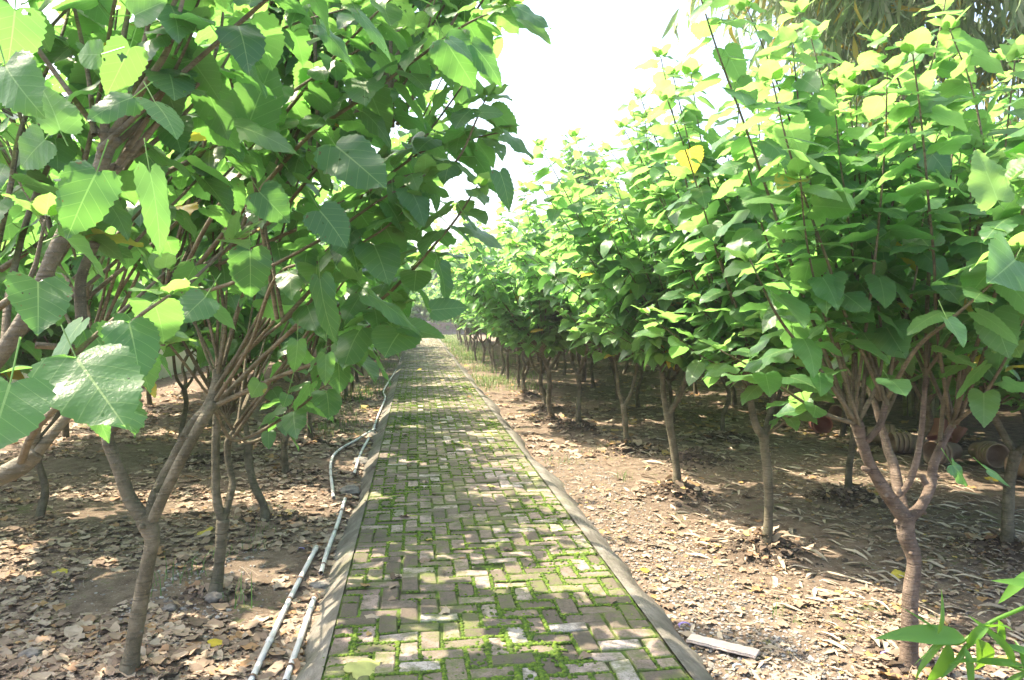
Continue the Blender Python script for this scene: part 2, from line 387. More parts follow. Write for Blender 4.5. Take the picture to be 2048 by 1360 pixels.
g.add(np.stack([XX, YY, ZZ], -1).reshape(-1, 3), np.stack([idx[:-1, :-1], idx[:-1, 1:], idx[1:, 1:], idx[1:, :-1]], -1).reshape(-1, 4))
tag(g.build('path_bed', M_JOINT), kind='structure')
# moss cushions growing up out of the joints
g = Geo(); k = 0
ico_v = np.array([[0, 0, 1], [.9, 0, .45], [.28, .85, .45], [-.72, .53, .45], [-.72, -.53, .45], [.28, -.85, .45], [.8, .6, -.2], [-.3, .95, -.2], [-1, 0, -.2], [-.3, -.95, -.2], [.8, -.6, -.2]])
ico_f = [(0, 1, 2), (0, 2, 3), (0, 3, 4), (0, 4, 5), (0, 5, 1), (1, 6, 2), (2, 6, 7), (2, 7, 3), (3, 7, 8), (3, 8, 4), (4, 8, 9), (4, 9, 5), (5, 9, 10), (5, 10, 1), (1, 10, 6)]
for _ in range(90000):
    y = 2.6+rng.random()**1.6*16; cxi = rng.integers(0, ncol+1); cyi = int(y/CW)
    # walk along a grid line that is a joint
    if rng.random() < .5:
        x = PX0+cxi*CW; yy = cyi*CW+rng.random()*CW; a = (cxi-cyi) % 4          # vertical joint left of cell cxi
        if a == 1: continue
    else:
        x = PX0+(cxi+rng.random())*CW; yy = cyi*CW; a = (cxi-cyi) % 4
        if a == 2: continue
    dens = fbm(x*2.2+9, yy*1.6, 77, 3)
    edge = .10*(x < .1)+.06*(x > .95)
    if dens+edge+rng.random()*.1 < .50: continue
    if x < PX0+.01 or x > PX1-.01: continue
    if dens+edge > .6 and rng.random() < .14: x += rng.normal(0, .02); yy += rng.normal(0, .02)
    if x < PX0+.01 or x > PX1-.01: continue
    s = (.0045+.004*rng.random())*(1+.6*max(0, dens+edge-.6)/.15)
    if rng.random() < .12: x += rng.normal(0, .02); yy += rng.normal(0, .02); s *= .7
    else: x += rng.normal(0, .003); yy += rng.normal(0, .003)
    v = ico_v*s*np.array([1.2, 1.2, .8])*(1+rng.normal(0, .15, (11, 1)))+np.array([x, yy, -.002])
    g.add(v, None, ico_f, None, (rng.random()*.7+.3*rng.random(), 0, 0)); k += 1
    if k > 42000: break
tag(g.build('moss', M_MOSS), 'bright green moss cushions growing in the joints of the brick path', 'moss', kind='stuff')

def kerb_strip(xa, sgn, wid, seed, top, bulge):
    g = Geo(); ys = np.concatenate([np.arange(Y0, 14, .05), np.arange(14, Y1, .25)]); nc = 9
    V = []
    for i, y in enumerate(ys):
        w = wid*(.6+.9*float(fbm(y*1.3, 0, seed, 3)))+.045*(float(fbm(y*7, 3, seed, 2))-.5)
        for j in range(nc):
            t = j/(nc-1); x = xa+sgn*w*t
            z = top-(.155+top)*(t**bulge)+(.026*(float(fbm(x*9, y*6, seed+3, 3))-.5) if 0 < j else 0)
            V.append((x, y, z))
    idx = np.arange(len(V)).reshape(len(ys), nc); q = np.stack([idx[:-1, :-1], idx[:-1, 1:], idx[1:, 1:], idx[1:, :-1]], -1).reshape(-1, 4)
    if sgn < 0: q = q[:, ::-1]
    g.add(V, q); return g
M_KERB = None
def kerb_material():
    m, nt, bs, out = mat('kerb_concrete'); n = N(nt); p = n.geo()['Position']
    a = n.noise(p, 4, 5, .7); f = n.noise(p, 50, 4, .7); b_ = n.noise(p, 1.5, 3)
    mp = n.new('ShaderNodeMapping'); mp.inputs['Scale'].default_value = (20, 4, 20); nt.links.new(p, mp.inputs[0]); st = n.noise(mp.outputs[0], 1, 4, .7)
    col = n.ramp(a, [(.3, (.085, .078, .06)), (.5, (.17, .16, .135)), (.72, (.28, .27, .24))])
    col = n.mix(n.math('MULTIPLY', n.math('MULTIPLY_ADD', st, 4, -1.9, clamp=True), .6), col, (.09, .085, .06))
    col = n.mix(n.math('MULTIPLY', n.math('MULTIPLY_ADD', b_, 5, -2.7, clamp=True), .5), col, (.12, .16, .04))
    nt.links.new(col, bs.inputs['Base Color']); bs.inputs['Roughness'].default_value = .9
    nt.links.new(n.bump(n.math('ADD', f, st), .7, .012), bs.inputs['Normal']); return m
M_KERB = kerb_material()
kl = kerb_strip(PX0-.006, -1, .17, 11, .0, 1.1)
kr = kerb_strip(PX1+.006, 1, .215, 23, .002, 1.8)
tag(kl.build('left_kerb', M_KERB), kind='structure'); tag(kr.build('right_kerb', M_KERB), kind='structure')

# ------------------------------------------------------------------ leaves
OUT = np.array([(0, 0), (.09, -.085), (.22, -.12), (.34, -.07), (.405, .06), (.42, .22), (.395, .38), (.365, .54), (.295, .69), (.195, .83), (.075, .95), (0, 1.03)])
MIDY = np.array([0, 0, .01, .05, .12, .22, .34, .48, .63, .78, .91, 1.03])
def leaf_proto(rows, cols, seed, serr=.02, fold=.15, bend=.25, wave=.05, slim=1.0):
    """one leaf blade in its own frame (x across, y along, z up): verts, quads, lc"""
    r = np.random.default_rng(seed); t = np.linspace(0, len(OUT)-1, rows)
    ox = np.interp(t, range(len(OUT)), OUT[:, 0])*slim; oy = np.interp(t, range(len(OUT)), OUT[:, 1]); my = np.interp(t, range(len(OUT)), MIDY)
    V = []; q = np.linspace(-1, 1, 2*cols+1); ph = r.random()*6; as_ = r.uniform(-.08, .08)
    for i in range(rows):
        k = (serr if i % 2 else -serr*.4) if 0 < i < rows-1 else 0
        for c in q:
            a = abs(c); s = np.sign(c)
            x = s*(ox[i]+k)*a; y = my[i]+(oy[i]-my[i]-k*.6*(1 if i % 2 else 0))*a
            z = fold*abs(x)-bend*y*y*.8+wave*math.sin(11*y+ph+s*1.3)*a**1.5+as_*x-bend*.4*x*x*4*.3
            V.append((x, y, z))
    V = np.array(V); idx = np.arange(len(V)).reshape(rows, 2*cols+1)
    F = np.stack([idx[:-1, :-1], idx[:-1, 1:], idx[1:, 1:], idx[1:, :-1]], -1).reshape(-1, 4)
    A = np.c_[V[:, 0], V[:, 1], np.zeros(len(V))]
    return V, F, A
def protos(rows, cols, serr, n, seed, slim=1.0):
    r = random.Random(seed)
    return [leaf_proto(rows, cols, seed*10+i, serr, r.uniform(-.12, .38), r.uniform(.08, .5), r.uniform(.01, .05), slim*r.uniform(.93, 1.14)) for i in range(n)]
LOD = [protos(29, 2, .028, 10, 1), protos(13, 2, .016, 8, 2), protos(7, 1, 0, 8, 3)]
def lance_proto(rows, seed, w=.11, bend=.35):
    r = random.Random(seed); V = []; ph = r.random()*6; b = bend*r.uniform(.4, 1.5); f = r.uniform(.2, .8); tw = r.uniform(-.6, .6)
    for i in range(rows):
        y = i/(rows-1); hw = w*math.sin(math.pi*min(1, y**.75*.97+.03))**.8
        for c in (-1, 0, 1):
            x = c*hw; z = -b*y*y+f*abs(x)+.02*math.sin(8*y+ph)
            a = tw*y; V.append((x*math.cos(a), y*(1-.25*b*y), z+x*math.sin(a)))
    V = np.array(V); idx = np.arange(len(V)).reshape(rows, 3)
    return V, np.stack([idx[:-1, :-1], idx[:-1, 1:], idx[1:, 1:], idx[1:, :-1]], -1).reshape(-1, 4), np.c_[V[:, 0], V[:, 1], np.zeros(len(V))]
LANCE = [lance_proto(9, i) for i in range(6)]; BLADE = [lance_proto(5, 50+i, .07, .3) for i in range(6)]

def put_leaf(g, pr, pos, d, up, size, tn):
    V, F, A = pr; d = nrm(d); z = np.asarray(up, float)-d*np.dot(up, d); z = nrm(z) if np.linalg.norm(z) > .05 else nrm(np.cross(d, [1, .3, 0])); x = np.cross(d, z)
    g.add((V[:, :1]*x+V[:, 1:2]*d+V[:, 2:]*z)*size+pos, F, None, A, tn)
def petiole(g, a, b, r=.0016):
    a = np.asarray(a); b = np.asarray(b); t = nrm(b-a); u = nrm(np.cross(t, [.3, .2, .9])); v = np.cross(t, u)
    ring = np.array([u, -.5*u+.87*v, -.5*u-.87*v])*r
    g.add(np.vstack([a+ring, b+ring*.8]), [(0, 1, 4, 3), (1, 2, 5, 4), (2, 0, 3, 5)], None, (0, .02, 0), (.7, .75, 0))

class Tree:
    def __init__(s, seed, lod, droop=.45, lsize=.155, dens=1., bright=0.):
        s.r = np.random.default_rng(seed); s.wood = Geo(); s.shoot = Geo(); s.leaf = Geo(); s.lod = lod
        s.droop = droop; s.ls = lsize; s.dens = dens; s.bright = bright
    def limb(s, pts, rads):
        if float(np.asarray(pts[0])[2]) < .02 and float(np.asarray(pts[-1])[2]) > .2: rads = [rads[0]*1.22]+list(rads[1:])
        if s.lod == 0 and rads[0] > .02: s.knots(pts, rads, 3)
        return tube(s.wood, pts, rads, [14, 9, 6][s.lod], [.012, .03, .08][s.lod], .12 if s.lod < 2 else .06, s.r)
    def knots(s, pts, rads, n):
        Cc = catmull(pts, 40); rr = np.interp(np.linspace(0, 1, 40), np.linspace(0, 1, len(rads)), rads)
        for _ in range(n):
            i = s.r.integers(4, 38); t_ = nrm(Cc[i+1]-Cc[i-1]); o_ = nrm(np.cross(t_, s.r.normal(0, 1, 3))); r_ = rr[i]
            a = Cc[i]+o_*r_*.7; tube(s.wood, [a, a+o_*r_*.45+t_*.003, a+o_*r_*.62+t_*.006], [r_*.42, r_*.34, r_*.16], 8, .006, .2, s.r)
    def whip(s, pts, r0=.0095, r1=.0028, start=.22, tipyoung=True, dens=1.):
        Cc, T = tube(s.shoot, pts, [r0, r1], [7, 5, 4][s.lod], [.03, .06, .16][s.lod], .07 if s.lod == 0 else 0, s.r)
        L = np.sum(np.linalg.norm(np.diff(Cc, axis=0), axis=1)); n = int(L*(1-start)/(.047/s.dens/dens)); ph = s.r.random()*6.28
        for i in range(n):
            t = start+(1-start)*(i+.5)/n; f = t*(len(Cc)-1); a = int(f); p = Cc[a]*(1-(f-a))+Cc[min(a+1, len(Cc)-1)]*(f-a); tdir = nrm(T[a])
            if t < .5 and s.r.random() < .25: continue
            ph += 2.4+s.r.normal(0, .3)
            u = nrm(np.cross(tdir, [.13, .31, .9])); v = np.cross(tdir, u); side = u*math.cos(ph)+v*math.sin(ph)
            tipf = max(0, (t-.8)/.2); sz = s.ls*(s.r.uniform(.72, 1.18))*(1-.38*tipf)
            pl = sz*.38; pd = nrm(side*.85+tdir*.45+np.array([0, 0, .25])); q = p+pd*pl
            if s.lod < 2: petiole(s.leaf, p, q, .0016 if s.lod == 0 else .002)
            dz = s.r.normal(s.droop, .3)*(1-.7*tipf)
            hd = np.array([side[0], side[1], 0])+.25*np.array([tdir[0], tdir[1], 0]); hd = nrm(hd) if np.linalg.norm(hd) > .1 else side
            d = nrm(hd+np.array([0, 0, -dz])+s.r.normal(0, .18, 3))
            up = nrm(np.array([-.12, .05, 1.])+hd*.45*s.droop+s.r.normal(0, .24, 3))
            yth = min(1, max(0, tipf*.8+s.r.normal(.08, .1)+s.bright*t)); sick = s.r.random()
            sick = (.5+.5*s.r.random()) if sick < .006+.022*(t < .4) else 0
            put_leaf(s.leaf, LOD[s.lod][s.r.integers(len(LOD[s.lod]))], q, d, up, sz, (s.r.random(), yth, sick))
        if s.lod < 2:      # the tuft of young leaves that ends a shoot
            for j in range(4):
                a = j*1.7+ph; dd = nrm(np.array([math.cos(a), math.sin(a), .5])+T[-1]*.6)
                put_leaf(s.leaf, LOD[s.lod][s.r.integers(len(LOD[s.lod]))], Cc[-1]+dd*.015, dd, nrm([-.1, 0, 1.]+s.r.normal(0, .2, 3)), s.ls*s.r.uniform(.35, .65), (s.r.random(), .85, 0))
    def spray(s, k, n, length=(1., 1.6), spread=(.15, .9), bias=(0, 0, 0), az=None, sag=0., r0=.0095, **kw):
        for i in range(n):
            a = s.r.random()*6.28 if az is None else az+s.r.normal(0, .7)
            sp = s.r.uniform(*spread); d = nrm([math.cos(a)*sp+bias[0], math.sin(a)*sp+bias[1], 1+bias[2]])
            L = s.r.uniform(*length); p = np.array(k, float)+s.r.normal(0, .012, 3); pts = [p.copy()]; m_ = 6
            for j in range(m_):
                p = p+d*L/m_; d = nrm(d+np.array([0, 0, .07-sag*j/m_])+s.r.normal(0, .045, 3)); pts.append(p.copy())
            s.whip(pts, r0=r0*(.7+.3*L/length[1]), **kw)
    def hero(s, b, t, d0, d1, w=1., face=.8, k=0, tn=(.3, .05, 0)):
        """one big leaf from stalk end b to tip t (given as the photo shows them, at distances d0 and d1)"""
        a = P(*b, d0); e = P(*t, d1); L = np.linalg.norm(e-a)
        up = -FW*face+np.array([0, 0, 1])*(1-face)+RT*.15*(k-1)
        V, F, A = LOD[0][k % 10]; V = V*np.array([w, 1, 1])
        put_leaf(s.leaf, (V, F, A), a, e-a, up, L, tn)
        petiole(s.leaf, a-nrm(e-a)*.05+np.array([0, 0, .02]), a)
    def finish(s, loc, label, cat='tree', group=None, name='mulberry_tree', bark=None, leafm=None):
        loc = tuple(float(q) for q in loc); o = empty(name, loc, label, cat, group)
        s.wood.build('trunk', bark or M_BARK, o, loc)
        if s.shoot.n: s.shoot.build('shoots', M_SHOOT, o, loc)
        if s.leaf.n: s.leaf.build('crown', leafm or M_LEAF, o, loc)
        return o
def generic(seed, lod, H=2.7, lean=(0, 0), droop=.4, lsize=.15, nw=34, base=(0, 0, -.12), lim=None, bias=(0, 0, 0), spread=.95, bright=.15, low=9, r=.034, dens=1., leafy=1.):
    """a pollarded mulberry: bent trunk, two or three limbs with knuckles, long whips; returns the Tree"""
    t = Tree(seed, lod, droop, lsize, leafy, bright); q = t.r; b = np.array(base, float)
    fh = q.uniform(.6, .85); j = lambda s: q.normal(0, s, 3)*np.array([1, 1, .2])
    top = b+np.array([lean[0], lean[1], fh])
    t.limb([b-np.array([0, 0, .05]), b+(top-b)*.35+j(.025), b+(top-b)*.7+j(.03), top], [r*1.12, r, r*.92, r])
    nl = lim or q.integers(2, 4); a0 = q.random()*6.28; ks = []
    for i in range(nl):
        a = a0+i*6.28/nl+q.normal(0, .3); ln = q.uniform(.28, .5); ou = np.array([math.cos(a), math.sin(a), 0])
        k = top+ou*ln*.55+np.array([0, 0, ln*.9]); t.limb([top-np.array([0, 0, .02]), top+ou*ln*.3+np.array([0, 0, ln*.3])+j(.015), k], [r*.75, r*.6, r*.62])
        ks.append((k, a))
    for i, (k, a) in enumerate(ks):
        n = nw//nl; hh = H-k[2]-.12
        t.spray(k, n, (hh*.6, hh*1.08), (.1, spread), bias, None, start=.12)
        for _ in range(low//nl+1): t.spray(k, 1, (.5, 1.05), (1.0, 2.6), bias, None, sag=.12, start=.12, r0=.007)
    return t

# ------------------------------------------------------------------ right row, nearest trees drawn from the photo
ORD = ['first', 'second', 'third', 'fourth', 'fifth', 'sixth', 'seventh', 'eighth', 'ninth', 'tenth', 'eleventh', 'twelfth', 'thirteenth', 'fourteenth', 'fifteenth', 'sixteenth', 'seventeenth']
def pts(d, *l): return [P(p[0], p[1], d+(p[2] if len(p) > 2 else 0)) for p in l]
def depth_of(x, y): return x*FW[0]+y*FW[1]

def tree_R1():
    d = depth_of(2.17, 3.04)+.06; t = Tree(101, 0, .28, .165, 1., .25)
    t.limb(pts(d, (1812, 1362), (1818, 1300), (1820, 1200), (1828, 1120), (1812, 1070), (1812, 1030)), [.043, .037, .034, .031, .036, .039])
    t.limb(pts(d, (1815, 1040), (1782, 1000), (1757, 960, -.03), (1738, 925, -.05), (1726, 890, -.06), (1714, 846, -.08)), [.033, .03, .025, .022, .023, .028])
    t.limb(pts(d, (1813, 1038), (1840, 1015), (1862, 970, .04), (1867, 930, .06), (1884, 890, .08), (1905, 850, .1)), [.028, .025, .022, .02, .017, .014])
    t.limb(pts(d, (1816, 1040, .04), (1798, 985, .1), (1787, 930, .16), (1775, 895, .2), (1762, 850, .24), (1748, 800, .28)), [.025, .023, .024, .02, .016, .014])
    t.limb(pts(d, (1790, 992), (1812, 975, -.02), (1830, 930, -.03), (1842, 870, -.03), (1848, 800, -.02), (1852, 755)), [.017, .014, .014, .012, .011, .011])
    t.limb(pts(d, (1726, 885, -.06), (1740, 876, -.08), (1762, 845, -.1), (1772, 800, -.1)), [.016, .014, .013, .012])
    for a, b, q in [((1714, 850), (1704, 828), .03), ((1728, 905), (1716, 900), .0), ((1738, 940), (1724, 936), -.03), ((1800, 990), (1796, 975), 0), ((1852, 968), (1842, 950), .02)]:
        t.limb(pts(d+q-.03, a, b), [.013, .011])
    W = [[(1714, 848, -.08), (1660, 832, -.15), (1600, 800, -.2), (1520, 745, -.25), (1440, 700, -.3)],
         [(1714, 848, -.08), (1745, 790, -.1), (1757, 760, -.1), (1765, 690, -.12), (1750, 560, -.1), (1735, 430, -.05)],
         [(1700, 830, -.08), (1690, 740, -.1), (1650, 600, -.1), (1625, 400, -.1), (1600, 230, -.05), (1585, 90, 0)],
         [(1772, 800, -.1), (1790, 700, -.12), (1830, 560, -.15), (1850, 400, -.15)],
         [(1852, 755, 0), (1855, 600, -.05), (1860, 450, -.1), (1830, 300, -.1), (1800, 170, -.05), (1760, 90, 0)],
         [(1905, 850, .1), (1920, 790, .1), (1960, 650, .1), (1995, 480, .1), (2010, 300, .05), (2030, 120, 0)],
         [(1880, 880, .08), (1890, 790, .05), (1912, 700, 0), (1925, 560, -.05), (1970, 380, -.1), (1950, 200, -.1), (1900, 60, -.1)],
         [(1748, 800, .28), (1735, 700, .3), (1700, 500, .3), (1690, 330, .3), (1670, 170, .3)],
         [(1905, 850, .1), (1960, 800, -.1), (2020, 700, -.3), (2080, 560, -.4)],
         [(1762, 850, .24), (1800, 760, .3), (1830, 600, .35), (1900, 420, .4), (1930, 250, .4)],
         [(1714, 848, -.08), (1640, 740, -.3), (1560, 640, -.45), (1500, 520, -.5)],
         [(1905, 850, .1), (1950, 700, -.2), (2000, 560, -.5), (2040, 440, -.7), (2060, 330, -.8)],
         [(1772, 800, -.1), (1830, 700, -.35), (1900, 640, -.55), (1990, 560, -.7), (2040, 500, -.8)]]
    for w in W: t.whip(pts(d, *w), start=.3, r0=.0105)
    for k, n in ((P(1714, 848, d-.08), 8), (P(1772, 800, d-.1), 4), (P(1905, 850, d+.1), 6), (P(1748, 800, d+.28), 7), (P(1852, 755, d), 3)):
        t.spray(k, n, (1.1, 2.15), (.1, 1.05), (-.03, .02, 0), start=.22)
    for b_, e_, a, z in [((1995, 400), (1960, 300), 2.0, 2.0), ((2015, 340), (2055, 320), 2.0, 1.95)]: t.hero(b_, e_, a, z, 1.1, .75, 2, (.9, .8, 0))
    t.hero((1590, 300), (1735, 355), 2.6, 2.5, .9, .3, 4, (.8, .6, 0)); t.hero((1780, 760), (1812, 780), 2.7, 2.6, 1.2, .5, 1, (.5, .2, 0))
    t.hero((1895, 640), (1930, 690), 2.2, 2.15, 1.1, .6, 3, (.3, .1, 0)); t.hero((2030, 520), (1985, 560), 2.1, 2.0, 1.1, .6, 3, (.3, .1, 0))
    t.hero((1905, 930), (1945, 968), 2.4, 2.4, .95, .8, 5, (.1, 0, 0)); t.hero((1975, 940), (2028, 965), 2.4, 2.4, .9, .4, 6, (.1, 0, 0))
    return t.finish(G(1812, 1345), 'nearest mulberry on the right, thick reddish trunk forking knee high into three crooked limbs', group=None, bark=M_BARKR)
tree_R1()
def tree_R2():
    d = depth_of(2.32, 4.70); t = Tree(102, 0, .26, .17, 1., .25)
    t.limb(pts(d, (1531, 1112), (1537, 1040), (1536, 960), (1530, 900), (1527, 868)), [.031, .028, .028, .03, .035])
    t.limb(pts(d, (1527, 872), (1512, 850), (1502, 810), (1498, 770)), [.03, .026, .022, .02])
    t.limb(pts(d, (1528, 870), (1538, 840, .05), (1545, 800, .1), (1550, 760, .12)), [.026, .022, .02, .018])
    t.whip(pts(d, (1530, 872), (1560, 850, -.05), (1600, 815, -.1), (1640, 770, -.15), (1690, 720, -.2)), r0=.012)
    for k, n in ((P(1498, 770, d), 12), (P(1550, 760, d+.12), 11), (P(1525, 780, d+.05), 7)):
        t.spray(k, n, (1.2, 2.4), (.1, 1.15), (-.08, .0, 0), start=.12); t.spray(k, 4, (.5, .9), (1.1, 2.2), (-.3, -.3, 0), None, .12, r0=.007, start=.15)
    return t.finish(G(1531, 1105), 'second mulberry of the right-hand kerb row, straight pale trunk on a dark soil mound', bark=M_BARK)
tree_R2()
def tree_R3():
    d = depth_of(2.27, 6.28); t = Tree(103, 1, .26, .17, 1.05, .25)
    t.limb(pts(d, (1357, 998), (1353, 940), (1345, 880), (1335, 825)), [.036, .034, .034, .04])
    t.limb(pts(d, (1335, 830), (1328, 795), (1325, 755), (1322, 720)), [.028, .024, .022, .02])
    t.limb(pts(d, (1336, 830), (1350, 808, -.05), (1366, 775, -.1), (1376, 735, -.12)), [.026, .024, .022, .018])
    for k in (P(1322, 720, d), P(1376, 735, d-.12), P(1350, 740, d+.1)):
        t.spray(k, 15, (1.2, 2.3), (.1, 1.25), (-.08, 0, 0), start=.1); t.spray(k, 4, (.5, .9), (1.1, 2.2), (-.3, -.3, 0), None, .12, r0=.007, start=.15)
    return t.finish(G(1357, 990), 'third mulberry of the right-hand kerb row, ringed trunk forking at waist height', bark=M_BARK)
tree_R3()
def tree_R4():
    d = depth_of(2.37, 8.24); t = Tree(104, 1, .26, .17, 1.05, .25)
    t.limb(pts(d, (1254, 912), (1252, 870), (1247, 808)), [.032, .03, .038])
    t.limb(pts(d, (1247, 812), (1238, 785), (1234, 750), (1228, 715)), [.022, .019, .017, .016])
    t.limb(pts(d, (1248, 812), (1262, 785), (1272, 745), (1276, 715)), [.022, .021, .02, .018])
    for k in (P(1228, 715, d), P(1276, 715, d)):
        t.spray(k, 21, (1.2, 2.2), (.1, 1.3), (-.08, 0, 0), start=.1); t.spray(k, 6, (.5, .9), (1.1, 2.2), (-.2, -.2, 0), None, .12, r0=.007, start=.15)
    return t.finish(G(1253, 905), 'fourth mulberry of the right-hand kerb row, slim trunk with a clear V fork', bark=M_BARK)
tree_R4()
GR = 'mulberries in the row beside the right kerb'
for i in range(4, 8):
    x, y = XR[i], ROW_R[i]; ln = [(-.02, .05), (-.15, -.2), (-.1, .1), (-.05, 0)][i-4]
    t = generic(120+i, 1, H=3.3, lean=ln, base=(x, y, -.12), nw=44, spread=1.35, r=.036 if i != 7 else .03, bias=(-.1, -.02, 0), droop=.26, lsize=.17, bright=.3)
    t.finish((x, y, -.12), ORD[i]+' mulberry counted from the camera in the row beside the right kerb', bark=M_BARK)

# left row -----------------------------------------------------------
def tree_L0():
    """the tree just left of the frame whose limbs and shoots reach across the upper left"""
    b = np.array([-1.28, 1.72, -.12]); d = 1.55; t = Tree(201, 0, .65, .12, .95, -.1)
    t.limb([b-np.array([0, 0, .05]), b+[-.03, .02, .35], b+[.02, .0, .62]], [.05, .044, .05])
    f = b+[.02, 0, .60]
    t.limb([f]+pts(d, (-200, 1060), (-90, 990), (-5, 955), (40, 932), (75, 905)), [.028, .022, .02, .019, .02, .015])
    t.limb([f]+pts(d+.15, (-260, 1050), (-150, 900), (-40, 760), (15, 690), (65, 610), (112, 500), (150, 425), (195, 345), (214, 292)), [.026, .023, .02, .018, .017, .016, .015, .0145, .018])
    t.limb(pts(d+.15, (208, 300), (236, 276)), [.014, .013])
    t.limb([f]+pts(d+.5, (-330, 900), (-260, 600), (-180, 350), (-120, 200)), [.03, .026, .022, .018])
    t.limb(pts(d+.35, (165, 655), (160, 590), (165, 545), (190, 485)), [.014, .013, .012, .012])
    W = [([(75, 905, 0), (165, 795, .05), (255, 690, .1), (345, 600, .2), (470, 480, .35)], .012),
         ([(60, 910, 0), (90, 800, 0), (140, 720, 0), (215, 650, .05), (330, 545, .1)], .011),
         ([(40, 930, 0), (70, 860, -.1), (150, 780, -.15), (210, 715, -.2), (270, 640, -.2), (340, 590, -.2)], .0085),
         ([(212, 290, .15), (212, 230, .15), (240, 110, .2), (262, -10, .25), (275, -120, .3)], .0125),
         ([(222, 275, .15), (290, 170, .15), (335, 100, .15), (362, 15, .15), (380, -80, .15)], .011),
         ([(235, 330, .2), (300, 230, .2), (350, 140, .2), (385, 65, .2)], .0075),
         ([(230, 345, .2), (330, 230, .25), (410, 150, .3), (440, 70, .35), (450, -30, .4)], .0085),
         ([(190, 350, .15), (300, 290, .3), (420, 170, .4), (490, 50, .5)], .008),
         ([(10, 700, .15), (20, 580, .2), (60, 420, .3), (110, 300, .35), (160, 150, .4), (200, 20, .5)], .010),
         ([(-60, 780, .1), (-20, 560, .2), (20, 380, .25), (45, 250, .3), (120, 80, .4), (150, -30, .5)], .010),
         ([(0, 540, .3), (60, 500, .3), (100, 470, .3), (160, 440, .35)], .008),
         ([(70, 690, .3), (150, 695, .35), (230, 690, .4), (330, 690, .5)], .009),
         ([(-10, 620, -.1), (60, 560, -.1), (90, 440, -.1)], .008),
         ([(-180, 350, .5), (-60, 250, .4), (60, 100, .4), (170, -20, .4)], .01),
         ([(215, 300, .15), (280, 250, .4), (420, 160, .7), (560, 60, .9), (700, 15, 1.0)], .010),
         ([(120, 470, .2), (260, 380, .5), (420, 300, .8), (560, 200, 1.0), (700, 110, 1.1), (800, 60, 1.1)], .011)]
    for w, r0 in W: t.whip(pts(d, *w), start=.25, r0=r0, dens=.8)
    for k, n in ((P(214, 292, d+.15), 7), (P(112, 500, d+.35), 6), (P(15, 690, d+.35), 5), (P(165, 600, d+.7), 6), (P(60, 300, d+.8), 5)):
        t.spray(k, n-1, (.7, 1.3), (.3, 1.1), (.2, .5, 0), start=.25, r0=.0072)
    H = [((152, 716), (246, 842), 1.12, 1.06, 1.1, .5, 2, (.55, .12, 0)), ((20, 768), (-25, 905), 1.0, .95, 1.25, .5, 3, (.5, .1, 0)),
         ((193, 345), (132, 460), 1.4, 1.36, 1.0, .6, 4, (.0, 0, 0)), ((310, 205), (362, 256), 1.5, 1.45, .9, .45, 6, (.1, 0, 0)),
         ((265, 195), (176, 222), 1.5, 1.42, .7, .2, 5, (.2, 0, 0)), ((300, 345), (336, 505), 1.5, 1.5, .5, .9, 8, (.5, .2, 0)),
         ((200, 110), (150, 105), 1.5, 1.5, 1.4, .9, 1, (.9, .5, .0)), ((30, 20), (20, 130), 1.2, 1.2, 1.2, .9, 7, (.3, .1, 0)),
         ((120, 260), (90, 160), 1.3, 1.3, 1., .9, 9, (.8, .35, .0)), ((10, 130), (45, 200), 1.15, 1.1, 1., .8, 0, (.5, .3, .0)),
         ((410, 595), (360, 640), 1.5, 1.45, 1.2, .6, 2, (.4, .05, 0)), ((180, 800), (220, 880), 1.45, 1.45, .6, .8, 5, (.5, .1, 0)),
         ((90, 280), (30, 330), 1.4, 1.4, 1.3, .8, 1, (.7, .3, 0)), ((270, 30), (330, 0), 1.5, 1.5, 1.2, .8, 3, (.7, .3, 0)),
         ((260, 95), (215, 190), 1.6, 1.6, .9, .9, 6, (.8, .4, 0))]
    for a in H: t.hero(*a)
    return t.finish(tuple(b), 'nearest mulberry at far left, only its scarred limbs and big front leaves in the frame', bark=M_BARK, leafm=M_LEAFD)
tree_L0()
